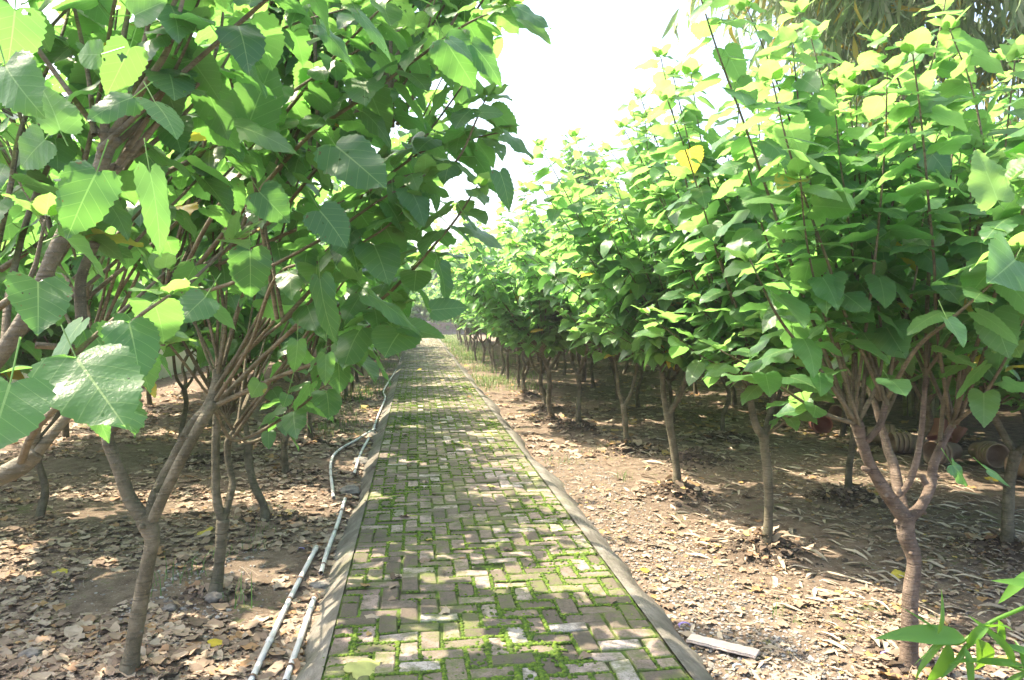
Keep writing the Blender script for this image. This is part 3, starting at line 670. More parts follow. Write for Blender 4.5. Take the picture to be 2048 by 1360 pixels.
def tree_L1():
    d = depth_of(-1.27, 3.44); t = Tree(202, 0, .65, .145, 1.0, -.05)
    t.limb(pts(d, (255, 1368), (266, 1290), (285, 1180), (303, 1090), (300, 1062), (288, 1035)), [.038, .033, .032, .031, .038, .037])
    t.limb(pts(d, (290, 1040), (262, 1000), (238, 940), (216, 880), (225, 855), (250, 835), (262, 790), (278, 720, .05), (305, 660, .1), (325, 610, .15)), [.032, .029, .026, .025, .023, .022, .02, .019, .018, .016])
    t.limb(pts(d, (296, 1045), (312, 985, .04), (345, 920, .08), (385, 850, .1), (418, 815, .12), (432, 780, .14), (437, 740, .16)), [.024, .022, .022, .024, .03, .028, .024])
    t.limb(pts(d, (306, 1040, -.04), (330, 985, -.05), (362, 920, -.06), (400, 850, -.05), (428, 808, 0)), [.024, .023, .022, .022, .026])
    t.limb(pts(d, (225, 870), (205, 840), (195, 790, .1), (180, 720, .2)), [.018, .016, .015, .014])
    W = [([(430, 812, 0), (560, 752, -.1), (640, 722, -.2), (700, 688, -.3), (735, 655, -.35), (800, 610, -.4)], .0115),
         ([(440, 800, .05), (520, 720, 0), (600, 640, -.1), (640, 560, -.15), (700, 440, -.2), (760, 320, -.2)], .011),
         ([(445, 795, 0), (540, 700, 0), (620, 640, -.1), (738, 612, -.3), (812, 553, -.4), (860, 500, -.5), (912, 438, -.6), (955, 372, -.6)], .011),
         ([(430, 780, .1), (480, 700, .1), (530, 600, .1), (560, 480, .1), (600, 350, .1), (650, 200, .1)], .0105),
         ([(437, 745, .1), (450, 650, .1), (440, 520, .1), (470, 400, .1), (500, 270, .1), (530, 120, .1)], .0105),
         ([(325, 610, .15), (400, 540, .1), (480, 480, 0), (556, 430, -.1), (640, 330, -.2), (735, 250, -.3), (800, 180, -.4), (847, 85, -.45), (872, -10, -.5)], .012),
         ([(320, 615, .15), (380, 560, .1), (500, 500, .1), (654, 430, 0), (753, 368, -.1), (850, 300, -.2), (930, 280, -.3), (1000, 265, -.3)], .0105),
         ([(325, 610, .15), (350, 500, .1), (400, 380, .1), (430, 250, 0), (500, 120, -.1), (560, 0, -.1)], .011),
         ([(432, 800, 0), (500, 690, -.2), (556, 550, -.4), (653, 520, -.5), (753, 468, -.6), (810, 420, -.6)], .0095),
         ([(345, 600, .15), (420, 500, 0), (520, 380, -.3), (620, 270, -.5), (720, 200, -.6), (830, 120, -.7), (930, 50, -.8), (1010, 15, -.8)], .0115),
         ([(430, 820, 0), (470, 880, .1), (560, 840, .1), (640, 780, .0), (720, 690, -.1), (790, 640, -.2)], .009),
         ([(180, 720, .2), (230, 600, .2), (300, 480, .2), (350, 330, .2), (420, 200, .2)], .0095),
         ([(180, 720, .2), (120, 600, .3), (90, 450, .4), (60, 330, .4)], .0095),
         ([(650, 420, -.2), (740, 380, -.3), (820, 350, -.35), (905, 330, -.4), (955, 235, -.4), (972, 195, -.4)], .0075),
         ([(345, 600, .15), (480, 560, -.2), (640, 480, -.5), (760, 400, -.6), (850, 350, -.6)], .0095),
         ([(340, 600, .1), (420, 440, -.2), (560, 240, -.5), (700, 80, -.7), (800, -20, -.8)], .011)]
    for w, r0 in W: t.whip(pts(d, *w), start=.35, r0=r0, dens=.9)
    for k, n in ((P(437, 740, d+.16), 3), (P(325, 610, d+.15), 9), (P(180, 720, d+.2), 6), (P(560, 640, d-.2), 3), (P(480, 480, d), 9), (P(640, 330, d-.2), 8), (P(400, 300, d), 8), (P(780, 250, d-.3), 4)):
        t.spray(k, n, (.9, 1.7), (.1, .65), (.35, .1, 0), start=.38)
    H = [((672, 292), (770, 370), 2.2, 2.15, 1., .7, 2, (.25, 0, 0)), ((500, 502), (504, 594), 2.1, 2.1, 1.15, .92, 4, (.2, 0, 0)),
         ((640, 422), (697, 485), 2.1, 2.1, 1.35, .85, 6, (.0, 0, 0)), ((468, 250), (597, 285), 2.1, 2.1, .75, .6, 8, (.7, .25, 0)),
         ((520, 385), (575, 440), 2.0, 2.0, 1.1, .8, 1, (.2, 0, 0)), ((805, 655), (888, 672), 2.6, 2.6, .65, .6, 3, (.8, .35, 0)),
         ((740, 590), (850, 650), 2.5, 2.5, .42, .6, 5, (.6, .2, 0)), ((800, 664), (770, 700), 2.6, 2.5, 1.6, .5, 1, (.4, .1, 0)),
         ((866, 620), (935, 612), 2.5, 2.5, .8, .8, 7, (.5, .1, 0)), ((878, 530), (905, 605), 2.5, 2.5, .8, .8, 9, (.2, 0, 0)),
         ((640, 560), (655, 690), 2.2, 2.2, .5, .85, 0, (.3, .1, 0)), ((595, 683), (592, 745), 2.3, 2.3, .8, .9, 4, (.8, .3, 0)),
         ((652, 710), (650, 770), 2.3, 2.3, .7, .9, 2, (.8, .25, 0)), ((495, 255), (545, 120), 2.2, 2.2, .8, .9, 3, (.7, .2, 0)),
         ((1010, 268), (1072, 302), 2.4, 2.4, .8, .6, 5, (.6, .2, 0)), ((1000, 345), (1028, 415), 2.4, 2.4, .9, .8, 6, (.1, 0, 0)),
         ((932, 433), (962, 461), 2.4, 2.4, .6, .5, 8, (.1, 0, 0)), ((905, 458), (952, 486), 2.4, 2.4, .5, .4, 9, (.1, 0, 0)),
         ((962, 225), (1006, 222), 2.4, 2.4, .9, .7, 1, (.6, .3, 0)), ((1035, 15), (1103, 52), 2.2, 2.2, .75, .6, 2, (.2, .1, 0)),
         ((1045, 40), (1102, 84), 2.25, 2.25, .7, .7, 3, (.8, .5, 0)), ((945, 90), (1010, 150), 2.2, 2.2, .8, .9, 4, (.0, 0, 0)),
         ((900, 80), (950, 110), 2.1, 2.1, 1.1, .6, 7, (.3, 0, 0)), ((890, 80), (945, 165), 2.2, 2.2, 1., .9, 0, (.3, 0, 0)),
         ((575, 790), (565, 815), 2.3, 2.3, 1.2, .9, 1, (.2, 0, 0)), ((520, 765), (500, 795), 2.3, 2.3, 1.2, .9, 1, (1, .6, .4)),
         ((640, 50), (715, 120), 2., 2., .6, .7, 5, (.2, 0, 0)), ((720, 30), (792, 105), 2., 2., .5, .6, 6, (.3, 0, 0))]
    for a in H: t.hero(*a)
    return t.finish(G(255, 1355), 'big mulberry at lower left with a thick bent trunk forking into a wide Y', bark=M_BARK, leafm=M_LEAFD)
tree_L1()
def tree_L2():
    d = depth_of(-1.14, 4.39); t = Tree(203, 0, .6, .142, 1., 0)
    t.limb(pts(d, (428, 1198), (438, 1130), (446, 1040)), [.034, .03, .036])
    t.limb(pts(d, (445, 1042), (434, 1000), (431, 920), (433, 830), (436, 760)), [.026, .024, .022, .02, .018])
    t.limb(pts(d, (446, 1040), (458, 1000, .05), (465, 965, .08), (456, 920, .1), (456, 885, .1), (470, 860, .1)), [.022, .021, .019, .018, .02, .016])
    for k in (P(436, 760, d), P(470, 860, d+.1)):
        t.spray(k, 6, (1.2, 2.2), (.3, 1.1), (.25, .05, 0), start=.36)
    for w in ([(470, 860, .1), (500, 885, .1), (560, 850, .1), (600, 790, .1), (690, 700, 0), (760, 640, -.1)], [(456, 890, .1), (520, 800, .0), (600, 700, 0), (700, 590, -.1), (776, 580, -.2), (840, 518, -.2)],
              [(436, 760, 0), (520, 680, 0), (640, 590, 0), (765, 506, -.1), (812, 465, -.1), (860, 400, -.1)], [(436, 760, 0), (560, 600, 0), (700, 450, 0), (800, 330, 0), (860, 240, 0)],
              [(436, 760, 0), (500, 560, 0), (640, 380, 0), (740, 220, 0), (800, 120, 0)]):
        t.whip(pts(d, *w), start=.3, r0=.011)
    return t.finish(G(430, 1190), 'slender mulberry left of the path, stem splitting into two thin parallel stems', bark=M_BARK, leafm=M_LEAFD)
tree_L2()
def tree_L3():
    d = depth_of(-1.17, 5.95); t = Tree(204, 1, .5, .15, 1.1, .1)
    t.limb(pts(d, (531, 1045), (527, 1010), (508, 970), (497, 920), (497, 885)), [.034, .03, .03, .03, .034])
    t.limb(pts(d, (497, 888), (475, 895, .0), (460, 870, .05), (455, 830, .1)), [.026, .024, .02, .018])
    t.limb(pts(d, (497, 885), (525, 868), (552, 848), (575, 810), (600, 770)), [.028, .025, .022, .02, .018])
    t.limb(pts(d, (497, 885), (490, 840), (488, 780)), [.02, .018, .017])
    for k in (P(455, 830, d), P(600, 770, d), P(488, 780, d)):
        t.spray(k, 11, (1., 2.2), (.2, .9), (.1, .0, 0), start=.3); t.spray(k, 1, (.5, 1.), (1.1, 2.), (.2, -.2, 0), None, .1, start=.4)
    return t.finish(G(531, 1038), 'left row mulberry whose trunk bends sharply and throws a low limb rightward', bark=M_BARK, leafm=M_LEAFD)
tree_L3()
LT = ['mulberry with straight plain trunk in the left row beside the bowed pipe', 'mulberry with thin high-forked trunk, fifth in the left kerb row', 'leaning mulberry beside the grass tufts of the left kerb row']
for i in range(3, 6):
    x, y = XL[i], ROW_L[i]
    t = generic(220+i, 1, H=3.2, lean=[(.02, 0), (-.04, .0), (.14, 0)][i-3], base=(x, y, -.12), nw=34, droop=.4, low=3, bias=(.06, -.03, 0), lsize=.155, bright=.15, r=.038 if i == 5 else .03)
    t.finish((x, y, -.12), LT[i-3], bark=M_BARK, leafm=M_LEAF)

for i, (x, y, ln, lb) in enumerate(((-2.95, 4.7, .05, 'nearest mulberry of the second left row, behind the big bent trunk at the left'), (-2.91, 6.15, .03, 'second left row mulberry with a thin dark trunk left of the bent trunk'),
                      (-3.2, 8.5, -.03, 'second left row mulberry seen through the Y of the bent trunk'), (-2.72, 9.05, .05, 'second left row mulberry behind the split-stem tree'))):
    t = generic(240+i, 1, H=3.2, lean=(ln, .03), base=(x, y, -.12), nw=30, droop=.4, low=3, lsize=.155, bright=.25, r=.028)
    t.finish((x, y, -.12), lb, bark=M_BARK)
# second right row, nearest
for nm, (x, y), ln, lb in (('a', (3.83, 4.40), (.05, .0), 'second-row mulberry at the right frame edge, its trunk forking in front of the clay pots'),
                       ('b', (3.65, 5.93), (.03, .0), 'thin grey mulberry of the second right row seen between the two nearest right trunks'),
                       ('c', (3.83, 8.95), (-.02, .0), 'thin mulberry of the second right row standing alone behind the third kerb-row tree')):
    t = generic(300+ord(nm), 0 if nm == 'a' else 1, H=3.3, lean=ln, base=(x, y, -.12), nw=30, spread=1.2, bias=(-.05, -.05, 0), droop=.28, lsize=.165, bright=.25, r=.036 if nm == 'a' else .027)
    t.finish((x, y, -.12), lb, bark=M_BARK)

# far trees: five patterns, copied -----------------------------------------------------------
PAT = []
for i in range(6):
    t = generic(400+i, 2, H=3.0+.12*i, base=(0, 0, 0), lean=((i-2)*.04, (i % 3-1)*.06), nw=46, spread=1.35, droop=.3, lsize=.175, bright=.35, dens=1, leafy=.58, r=.03+.003*(i % 3))
    PAT.append((t.wood.mesh('trunk', M_BARK), t.shoot.mesh('shoots', M_SHOOT), t.leaf.mesh('crown', M_LEAF)))
protoT = {}
def far_tree(x, y, k, label, group, s=1.):
    if k not in protoT:
        o = bpy.data.objects.new('mulberry_tree', None); C.objects.link(o); o.empty_display_size = .1
        for nm, me in zip(('trunk', 'shoots', 'crown'), PAT[k]):
            c = bpy.data.objects.new(nm, me); C.objects.link(c); c.parent = o
        protoT[k] = o; n = o
    else:
        o = protoT[k]; n = o.copy(); C.objects.link(n)
        for ch in list(o.children):
            c = ch.copy(); C.objects.link(c); c.parent = n
    n.location = (x, y, float(gz(x, y))); n.rotation_euler = (0, 0, rr_.uniform(0, 6.28)); n.scale = (s, s, s*rr_.uniform(.94, 1.08))
    return tag(n, label, 'tree', group)
rr_ = random.Random(5)
for i in range(8, len(ROW_R)):
    far_tree(XR[i], ROW_R[i], i % 6, ORD[i]+' mulberry from the camera in the row beside the right kerb, seen small' if i < 12 else 'far thin mulberry in the row beside the right kerb where grass edges the bricks', GR)
y = 25.2
while y < 40: far_tree(2.1+rr_.uniform(-.12, .12), y, rr_.randrange(6), 'far thin mulberry in the row beside the right kerb where grass edges the bricks', GR); y += rr_.uniform(1.3, 1.7)
for rx, y0, lb, gn in ((3.68, 10.4, 'far mulberry deep in the second row right of the path', 'mulberries of the second right row'),
                   (5.25, 5.6, 'far mulberry deep in the third row right of the path', 'mulberries of the third right row'),
                   (6.9, 4.6, 'far mulberry deep in the fourth row right of the path', 'mulberries of the fourth right row'),
                   (8.5, 12, 'mulberry in the outermost shaded row far right of the path', 'mulberries of the outer right row')):
    y = y0; k = 3 if rx < 4 else 0
    while y < 40:
        l2 = ORD[k]+' mulberry from the camera in the '+{3.68: 'second', 5.25: 'third', 6.9: 'fourth'}.get(rx, 'outermost')+' row right of the path'+'' if k < 9 and rx < 8 else lb
        far_tree(rx+rr_.uniform(-.12, .12), y, rr_.randrange(6), l2, gn, rr_.uniform(.95, 1.08)); y += rr_.uniform(1.45, 1.75); k += 1
for i in range(6, len(ROW_L)): far_tree(XL[i], ROW_L[i], i % 6, 'mulberry in the distant half of the row beside the left kerb', 'far mulberries of the left kerb row')
y = 21.8
while y < 33: far_tree(-1.3+rr_.uniform(-.1, .1), y, rr_.randrange(6), 'mulberry in the distant half of the row beside the left kerb', 'far mulberries of the left kerb row'); y += rr_.uniform(1.4, 1.7)
for rx, ys, lb, gn in ((-2.95, [10.9], 'far mulberry deep in the second row left of the path', 'mulberries of the second left row'),
                   (-4.5, [5.2, 6.9, 8.5, 10.1], 'far mulberry deep in the third left row, next to the white wall', 'mulberries of the third left row')):
    y = ys[-1]+1.6; ys = list(ys)
    while y < 34: ys.append(y); y += rr_.uniform(1.45, 1.75)
    for k, y in enumerate(ys, 4 if rx > -3.5 else 0):
        far_tree(rx+rr_.uniform(-.15, .15), y, rr_.randrange(6), (ORD[k]+' mulberry from the camera in the '+('second' if rx > -3.5 else 'third')+' row left of the path') if k < 9 else lb, gn, rr_.uniform(.95, 1.05))

# the one tall tree that rises out of the right-hand rows
t = Tree(500, 2, .45, .15, 1., .3); b = np.array([3.75, 16.6, -.12]); q = t.r
t.limb([b, b+[.03, 0, 1.2], b+[-.05, .05, 2.6], b+[0, 0, 4.2]], [.06, .05, .04, .02])
for i in range(130):
    z = 1.3+3.3*(i/130); a = i*2.4; rad = .95*(1-.4*(z-1.3)/3.2)
    k = b+np.array([0, 0, z]); e = k+np.array([math.cos(a)*rad*.9, math.sin(a)*rad*.9, q.uniform(.5, 1.1)]); t.whip([k, (k+e)/2+q.normal(0, .06, 3), e], start=.1, r0=.01)
t.finish(tuple(b), 'tall upright mulberry rising above the right rows against the white sky', name='tall_mulberry_tree')

# ------------------------------------------------------------------ trees, wall and fence that close the view
def broad_tree(seed, H, Rr, n=2600, ls=.3):
    t = Tree(seed, 2); q = t.r
    t.limb([(0, 0, 0), (.1, 0, H*.3), (0, .1, H*.55)], [.2, .16, .1])
    cl = []
    for i in range(16):
        a = q.random()*6.28; u = q.random(); z = H*(.3+.62*q.random()); rad = Rr*math.sqrt(u)*(1-.5*(z/H)**3); c = np.array([math.cos(a)*rad, math.sin(a)*rad, z]); cl.append(c)
        t.limb([(0, 0, H*.3+.1*i/16*H), c*.5+np.array([0, 0, .2*H]), c], [.07, .05, .02])
    for i in range(n):
        c = cl[i % 16]; v = nrm(q.normal(0, 1, 3)); p = c+v*Rr*.42*q.random()**.4*np.array([1, 1, .75])
        put_leaf(t.leaf, LOD[2][q.integers(8)], p, v+q.normal(0, .5, 3)+[0, 0, -.3], q.normal(0, .5, 3)+[0, 0, 1], ls*q.uniform(.7, 1.2), (q.random(), max(0, min(1, q.normal(.25, .2))), 0))
    return t.wood.mesh('trunk', M_BARK), t.leaf.mesh('crown', M_FAR)
BT = [broad_tree(601, 6, 2.6), broad_tree(602, 7.5, 3.1, 3200, .34), broad_tree(603, 5, 2.4, 2200, .28)]
def put_broad(x, y, k, s, label, group):
    o = bpy.data.objects.new('broadleaf_tree', None); C.objects.link(o)
    for nm, me in zip(('trunk', 'crown'), BT[k]): c = bpy.data.objects.new(nm, me); C.objects.link(c); c.parent = o
    o.location = (x, y, -.14); o.rotation_euler = (0, 0, rr_.uniform(0, 6.28)); o.scale = (s, s, s); tag(o, label, 'tree', group)
for x, y, k, s in ((-7, 56, 1, 1.), (-2.5, 54, 2, 1.), (1, 57, 0, .95), (4.5, 55, 2, .9), (8, 58, 0, .9), (12, 56, 1, .8), (-12, 57, 0, 1.1), (16, 55, 0, .9), (20, 52, 2, 1.1)):
    put_broad(x, y, k, s, 'broadleaf tree closing the view beyond the far end of the path', 'trees beyond the end of the path')
for x, y, k, s in ((-9.5, 10, 0, .62), (-10, 17, 2, .8), (-9.5, 24, 0, .7), (-10, 31, 2, .8), (-9.8, 39, 0, .75), (-9, 46, 2, .8)):
    put_broad(x, y, k, s, 'leafy tree standing behind the white wall on the left', 'trees behind the white wall')
for x, y, k, s in ((13, 20, 0, .6), (12.5, 27, 2, .75), (13, 34, 0, .6), (12.5, 41, 2, .7), (12.5, 47, 0, .6)):
    put_broad(x, y, k, s, 'leafy tree standing behind the outermost right row', 'trees behind the right rows')

bq = Tree(650, 2); q = bq.r
for i in range(7):
    a = i*.9; bq.limb([(0, 0, 0), (math.cos(a)*.25, math.sin(a)*.25, .6), (math.cos(a)*.7, math.sin(a)*.7, 1.4)], [.035, .025, .012])
for i in range(2300):
    v = nrm(q.normal(0, 1, 3)); p = v*np.array([1.35, 1.35, 1.05])*(.45+.6*q.random())*(1+.25*math.sin(v[0]*5+v[1]*4))+[0, 0, 1.1]
    if p[2] > .03: put_leaf(bq.leaf, LOD[2][q.integers(8)], p, v+q.normal(0, .5, 3)+[0, 0, -.3], q.normal(0, .5, 3)+[0, 0, 1], q.uniform(.13, .24), (q.random(), max(0, min(1, q.normal(.3, .2))), 0))
BS = (bq.wood.mesh('stems', M_BARK), bq.leaf.mesh('foliage', M_FAR))
def put_bush(x, y, s, label, group):
    o = bpy.data.objects.new('bush', None); C.objects.link(o)
    for nm, me in zip(('stems', 'foliage'), BS): c = bpy.data.objects.new(nm, me); C.objects.link(c); c.parent = o
    o.location = (x, y, -.14); o.rotation_euler = (0, 0, rr_.uniform(0, 6.28)); o.scale = (s*rr_.uniform(.9, 1.1), s, s*rr_.uniform(.85, 1.15)); tag(o, label, 'bush', group)
for i in range(14): put_bush(10.6+rr_.uniform(-.3, .9), 3.6+i*2.1, 1.15, 'leafy bush at the shaded right-hand end of the grove behind the pots and bamboo', 'bushes closing the right side')
for i in range(12): put_bush(-8+i*1.9, 51.6+rr_.uniform(-.4, .4), 1.35, 'bush growing behind the low stone wall at the far end', 'bushes behind the far wall')
for i in range(9): put_bush(-8.2+rr_.uniform(-.3, .3), 9+i*2.6, 1.0, 'bush showing above the whitewashed wall on the left', 'bushes behind the white wall')
def box(g, c, s, rot=0, b=(0, 0, 0)):
    c = np.array(c, float); s = np.array(s, float)/2
    v = np.array([[x, y, z] for z in (-1, 1) for y in (-1, 1) for x in (-1, 1)])*s
    ca, sa = math.cos(rot), math.sin(rot); v = np.c_[v[:, 0]*ca-v[:, 1]*sa, v[:, 0]*sa+v[:, 1]*ca, v[:, 2]]
    g.add(v+c, [(0, 2, 3, 1), (4, 5, 7, 6), (0, 1, 5, 4), (2, 6, 7, 3), (0, 4, 6, 2), (1, 3, 7, 5)], None, None, b)
w = empty('garden_wall', (-6.1, 20, -.12), 'low whitewashed wall running behind the left rows of trees', 'wall')
g = Geo(); box(g, (-6.1, 24, .38), (.2, 44, 1.05)); g.build('wall_face', M_WALLW, w, (-6.1, 20, -.12), False)
g = Geo(); box(g, (-6.1, 24, .935), (.28, 44, .055)); g.build('coping', M_CONC, w, (-6.1, 20, -.12), False)
# far end: low stone wall, its pier, railing and a little shed
w = empty('stone_wall', (2, 49.5, -.12), 'low dark rubble wall crossing the far end of the path', 'wall')
g = Geo(); q = random.Random(3)
for r_ in range(4):
    x = -6.
    while x < 9:
        L = q.uniform(.3, .6); box(g, (x+L/2, 49.5+q.uniform(-.03, .03), -.02+r_*.17), (L-.03, .34, .155)); x += L
g.build('stonework', M_STONE, w, (2, 49.5, -.12), False)
g = Geo(); box(g, (1.5, 49.5, .63), (15.2, .42, .09)); g.build('coping', M_CONC, w, (2, 49.5, -.12), False)
g = Geo(); box(g, (.75, 49.3, .32), (.42, .5, .9)); g.build('pier', M_STONE, w, (2, 49.5, -.12), False)
rl = empty('railing', (-1, 45.5, -.1), 'small white tubular railing at the left side of the far path end', 'railing')
g = Geo()
tube(g, [(-.75, 45.5, -.12), (-.75, 45.5, .75), (-.7, 45.5, .86), (-.2, 45.5, .92), (.15, 45.5, .92), (.25, 45.5, .85), (.27, 45.5, -.1)], [.035, .035], 8, .1); g.build('rail_frame', M_WHITE, rl, (-1, 45.5, -.1))
sh = empty('shed', (-4, 52.5, -.12), 'brown plank shed half hidden by leaves at the far left end', 'shed')
g = Geo()
for i in range(24): box(g, (-6.9+i*.2, 52.0, 1.2), (.185, .08, 2.7))
g.build('plank_wall', M_WOOD, sh, (-4, 52.5, -.12), False)
g = Geo(); g.add([(-7.2, 51.6, 2.5), (-2, 51.6, 2.5), (-2, 54.4, 3.3), (-7.2, 54.4, 3.3), (-7.2, 51.6, 2.6), (-2, 51.6, 2.6), (-2, 54.4, 3.4), (-7.2, 54.4, 3.4)],
      [(0, 3, 2, 1), (4, 5, 6, 7), (0, 1, 5, 4), (1, 2, 6, 5), (2, 3, 7, 6), (3, 0, 4, 7)]); g.build('roof', M_STONE, sh, (-4, 52.5, -.12), False)

# ------------------------------------------------------------------ bamboo behind the pots
def bamboo(seed, ncul, lean):
    q = np.random.default_rng(seed); cu = []; lf = Geo()
    for i in range(ncul):
        a = q.random()*6.28; b0 = np.array([math.cos(a)*.45*q.random(), math.sin(a)*.45*q.random(), 0]); H = q.uniform(5.5, 8); l = np.array(lean)*q.uniform(.5, 1.4)+q.normal(0, .5, 2)
        pp = [b0, b0+[l[0]*.08, l[1]*.08, H*.35], b0+[l[0]*.35, l[1]*.35, H*.7], b0+[l[0], l[1], H*.92], b0+[l[0]*1.6, l[1]*1.6, H*.86]]
        gc = Geo(); Cc, T = tube(gc, pp, [.03, .027, .02, .01, .004], 7, .12, .08, q); cu.append(gc)
        for j in range(24):
            f = .2+.8*q.random(); c = Cc[int(f*(len(Cc)-1))]; aa = q.random()*6.28; L = q.uniform(.5, 1.3)
            e = c+[math.cos(aa)*L*.7, math.sin(aa)*L*.7, L*.15]; e2 = e+[math.cos(aa)*L*.3, math.sin(aa)*L*.3, -L*.4]
            Bc, BT_ = tube(lf, [c, e, e2], [.004, .002], 3, .2, 0, q, (.5, .3, 0))
            for m_ in range(17):
                p = Bc[q.integers(1, len(Bc))]+q.normal(0, .08, 3)
                put_leaf(lf, BLADE[q.integers(6)], p, q.normal(0, .35, 3)+[math.cos(aa)*.25, math.sin(aa)*.25, -1], q.normal(0, 1, 3), q.uniform(.26, .5), (q.random(), (q.random() < .3)*.9, (q.random() < .08)*.9))
    return cu, lf
cu, lf = bamboo(700, 12, (-2.3, -1.3))
CM = [c.mesh('culm', M_CULM) for c in cu]; LM = lf.mesh('foliage', M_BAMB)
BL = ['bamboo clump at the upper right, dry hanging leaves above the nearest right crown', 'bamboo clump arching furthest to the left over the right rows', 'bamboo clump at the right edge behind the tilted mulberry shoots', 'bamboo clump standing furthest back at the upper right']
for i, (x, y, s, rz) in enumerate(((7.6, 10.2, 1.05, 0), (8.3, 12.8, 1.05, .35), (9.2, 8.4, 1., -.4), (10.8, 11.3, 1.15, .6))):
    o = empty('bamboo_clump', (x, y, -.14), BL[i], 'bamboo'); o.rotation_euler = (0, 0, rz); o.scale = (s, s, s)
    for me in CM: c = bpy.data.objects.new('culm', me); C.objects.link(c); c.parent = o
    c = bpy.data.objects.new('foliage', LM); C.objects.link(c); c.parent = o

# ------------------------------------------------------------------ litter, strips, gravel, grass
def scatter(n, xr, y0, y1, p=1.0):
    """denser near the camera: y by inverse-distance sampling"""
    u = rng.random(n); y = 1/((1-u)/y0**p+u/y1**p)**(1/p); x = rng.uniform(xr[0], xr[1], n); return x, y
DRY = [leaf_proto(6, 1, 900+i, 0, random.Random(i).uniform(-.35, .4), random.Random(i+9).uniform(-.3, .35), .09) for i in range(8)]
g = Geo()
def litter(n, xr, y0, y1, szr, p, tone=(0, 1)):
    x, y = scatter(n, xr, y0, y1, p); z = gz(x, y)
    for i in range(n):
        if float(fbm(x[i]*1.1+40, y[i]*1.1, 55, 3))+rng.normal(0, .05) < .385: continue
        a = rng.random()*6.28; s = rng.uniform(*szr); tl = rng.normal(0, .09, 3)
        put_leaf(g, DRY[rng.integers(8)], (x[i], y[i], z[i]+.008+.006*rng.random()), (math.cos(a), math.sin(a), tl[0]*.6), (tl[1], tl[2], 1), s, (tone[0]+(tone[1]-tone[0])*rng.random(), 0, 0))
litter(11000, (-4.6, -.56), 2.6, 16, (.028, .10), 1.1, (0, .93)); litter(9000, (-3.6, -.56), 2.6, 9, (.012, .035), 1.1, (0, .93)); litter(2500, (-6, -.55), 8, 40, (.08, .15), .8, (0, 1))
litter(1500, (1.33, 5), 2.6, 14, (.03, .08), 1.0, (.1, 1)); litter(9000, (1.3, 4.6), 2.6, 9, (.01, .032), 1.1, (.1, 1)); litter(260, (PX1+.02, PX1+.2), 2.7, 14, (.02, .06), 1., (0, 1)); litter(2200, (1.33, 7), 8, 40, (.08, .15), .8, (.2, 1))
litter(1700, (PX0-.24, PX0-.0), 2.7, 16, (.03, .09), 1.0); 
for bx, by in list(zip(XR, ROW_R))[:8]+list(zip(XL, ROW_L))[:7]+[(3.83, 4.4), (3.65, 5.93), (3.83, 8.95)]:
    for _ in range(46):      # drifted against the tree feet
        a = rng.random()*6.28; rr_0 = .05+abs(rng.normal(0, .13)); x = bx+math.cos(a)*rr_0; y = by+math.sin(a)*rr_0; b_ = rng.random()*6.28
        put_leaf(g, DRY[rng.integers(8)], (x, y, float(gz(x, y))+.012+.015*rng.random()), (math.cos(b_), math.sin(b_), rng.normal(.1, .3)), (rng.normal(0, .4), rng.normal(0, .4), 1), rng.uniform(.03, .085), (rng.random(), 0, 0))
for i in range(90):      # a few on the bricks
    x = rng.uniform(PX0, PX1); y = 2.8+rng.random()**1.3*18; a = rng.random()*6.28
    put_leaf(g, DRY[rng.integers(8)], (x, y, .008), (math.cos(a), math.sin(a), 0), (rng.normal(0, .2), rng.normal(0, .2), 1), rng.uniform(.03, .08), (rng.random(), 0, 0))
tag(g.build('leaf_litter', M_LITTER), 'dry brown fallen leaves covering the soil under the trees', 'leaf litter', kind='stuff')
g = Geo()
x, y = scatter(3800, (1.4, 6.5), 2.8, 13, 1.0); z = gz(x, y)
for i in range(len(x)):
    if rng.random() > .25+.3*(x[i]-1.4): continue
    a = rng.normal(-.5, .9); put_leaf(g, BLADE[rng.integers(6)], (x[i], y[i], z[i]+.014), (math.cos(a), math.sin(a), rng.normal(.02, .06)), (rng.normal(0, .2), rng.normal(0, .2), 1), rng.uniform(.05, .30)*(.55+.45*rng.random()), (rng.random(), 0, 0))
for _ in range(420):
    x = rng.uniform(1.4, 5) if rng.random() < .5 else rng.uniform(-3.6, -.6); y = 2.7+rng.random()**1.5*7; a = rng.random()*3.14; L = rng.uniform(.05, .22); dr = np.array([math.cos(a), math.sin(a), 0])
    p0 = np.array([x, y, float(gz(x, y))+.016]); p2 = p0+dr*L; p2[2] = float(gz(p2[0], p2[1]))+.016; tube(g, [p0, (p0+p2)/2+rng.normal(0, .008, 3), p2], [.002, .0014], 4, .05, 0, None, (rng.random()*.3, 0, 0))
tag(g.build('dry_sheaths', M_STRIP), 'pale dry bamboo leaves and sheaths strewn over the right-hand soil', 'dry leaves', kind='stuff')
g = Geo()
def pebbles(n, xr, y0, y1, s0, s1):
    x, y = scatter(n, xr, y0, y1, 1.2); z = gz(x, y)
    for i in range(n):
        s = rng.uniform(s0, s1)*rng.random()**.5; v = ico_v*s*np.array([1, rng.uniform(.6, 1), rng.uniform(.4, .7)])*(1+rng.normal(0, .12, (11, 1)))
        a = rng.random()*6.28; v = np.c_[v[:, 0]*math.cos(a)-v[:, 1]*math.sin(a), v[:, 0]*math.sin(a)+v[:, 1]*math.cos(a), v[:, 2]]
        g.add(v+np.array([x[i], y[i], z[i]+s*.2]), None, ico_f, None, (rng.random(), 0, 0))
pebbles(3500, (1.27, 1.9), 2.7, 9, .006, .018); pebbles(3500, (1.4, 4.5), 2.7, 9, .004, .012); pebbles(2500, (-3, -.55), 2.7, 9, .004, .013); pebbles(500, (-1.6, -1.0), 3.6, 5.2, .008, .022)
CL = Geo()
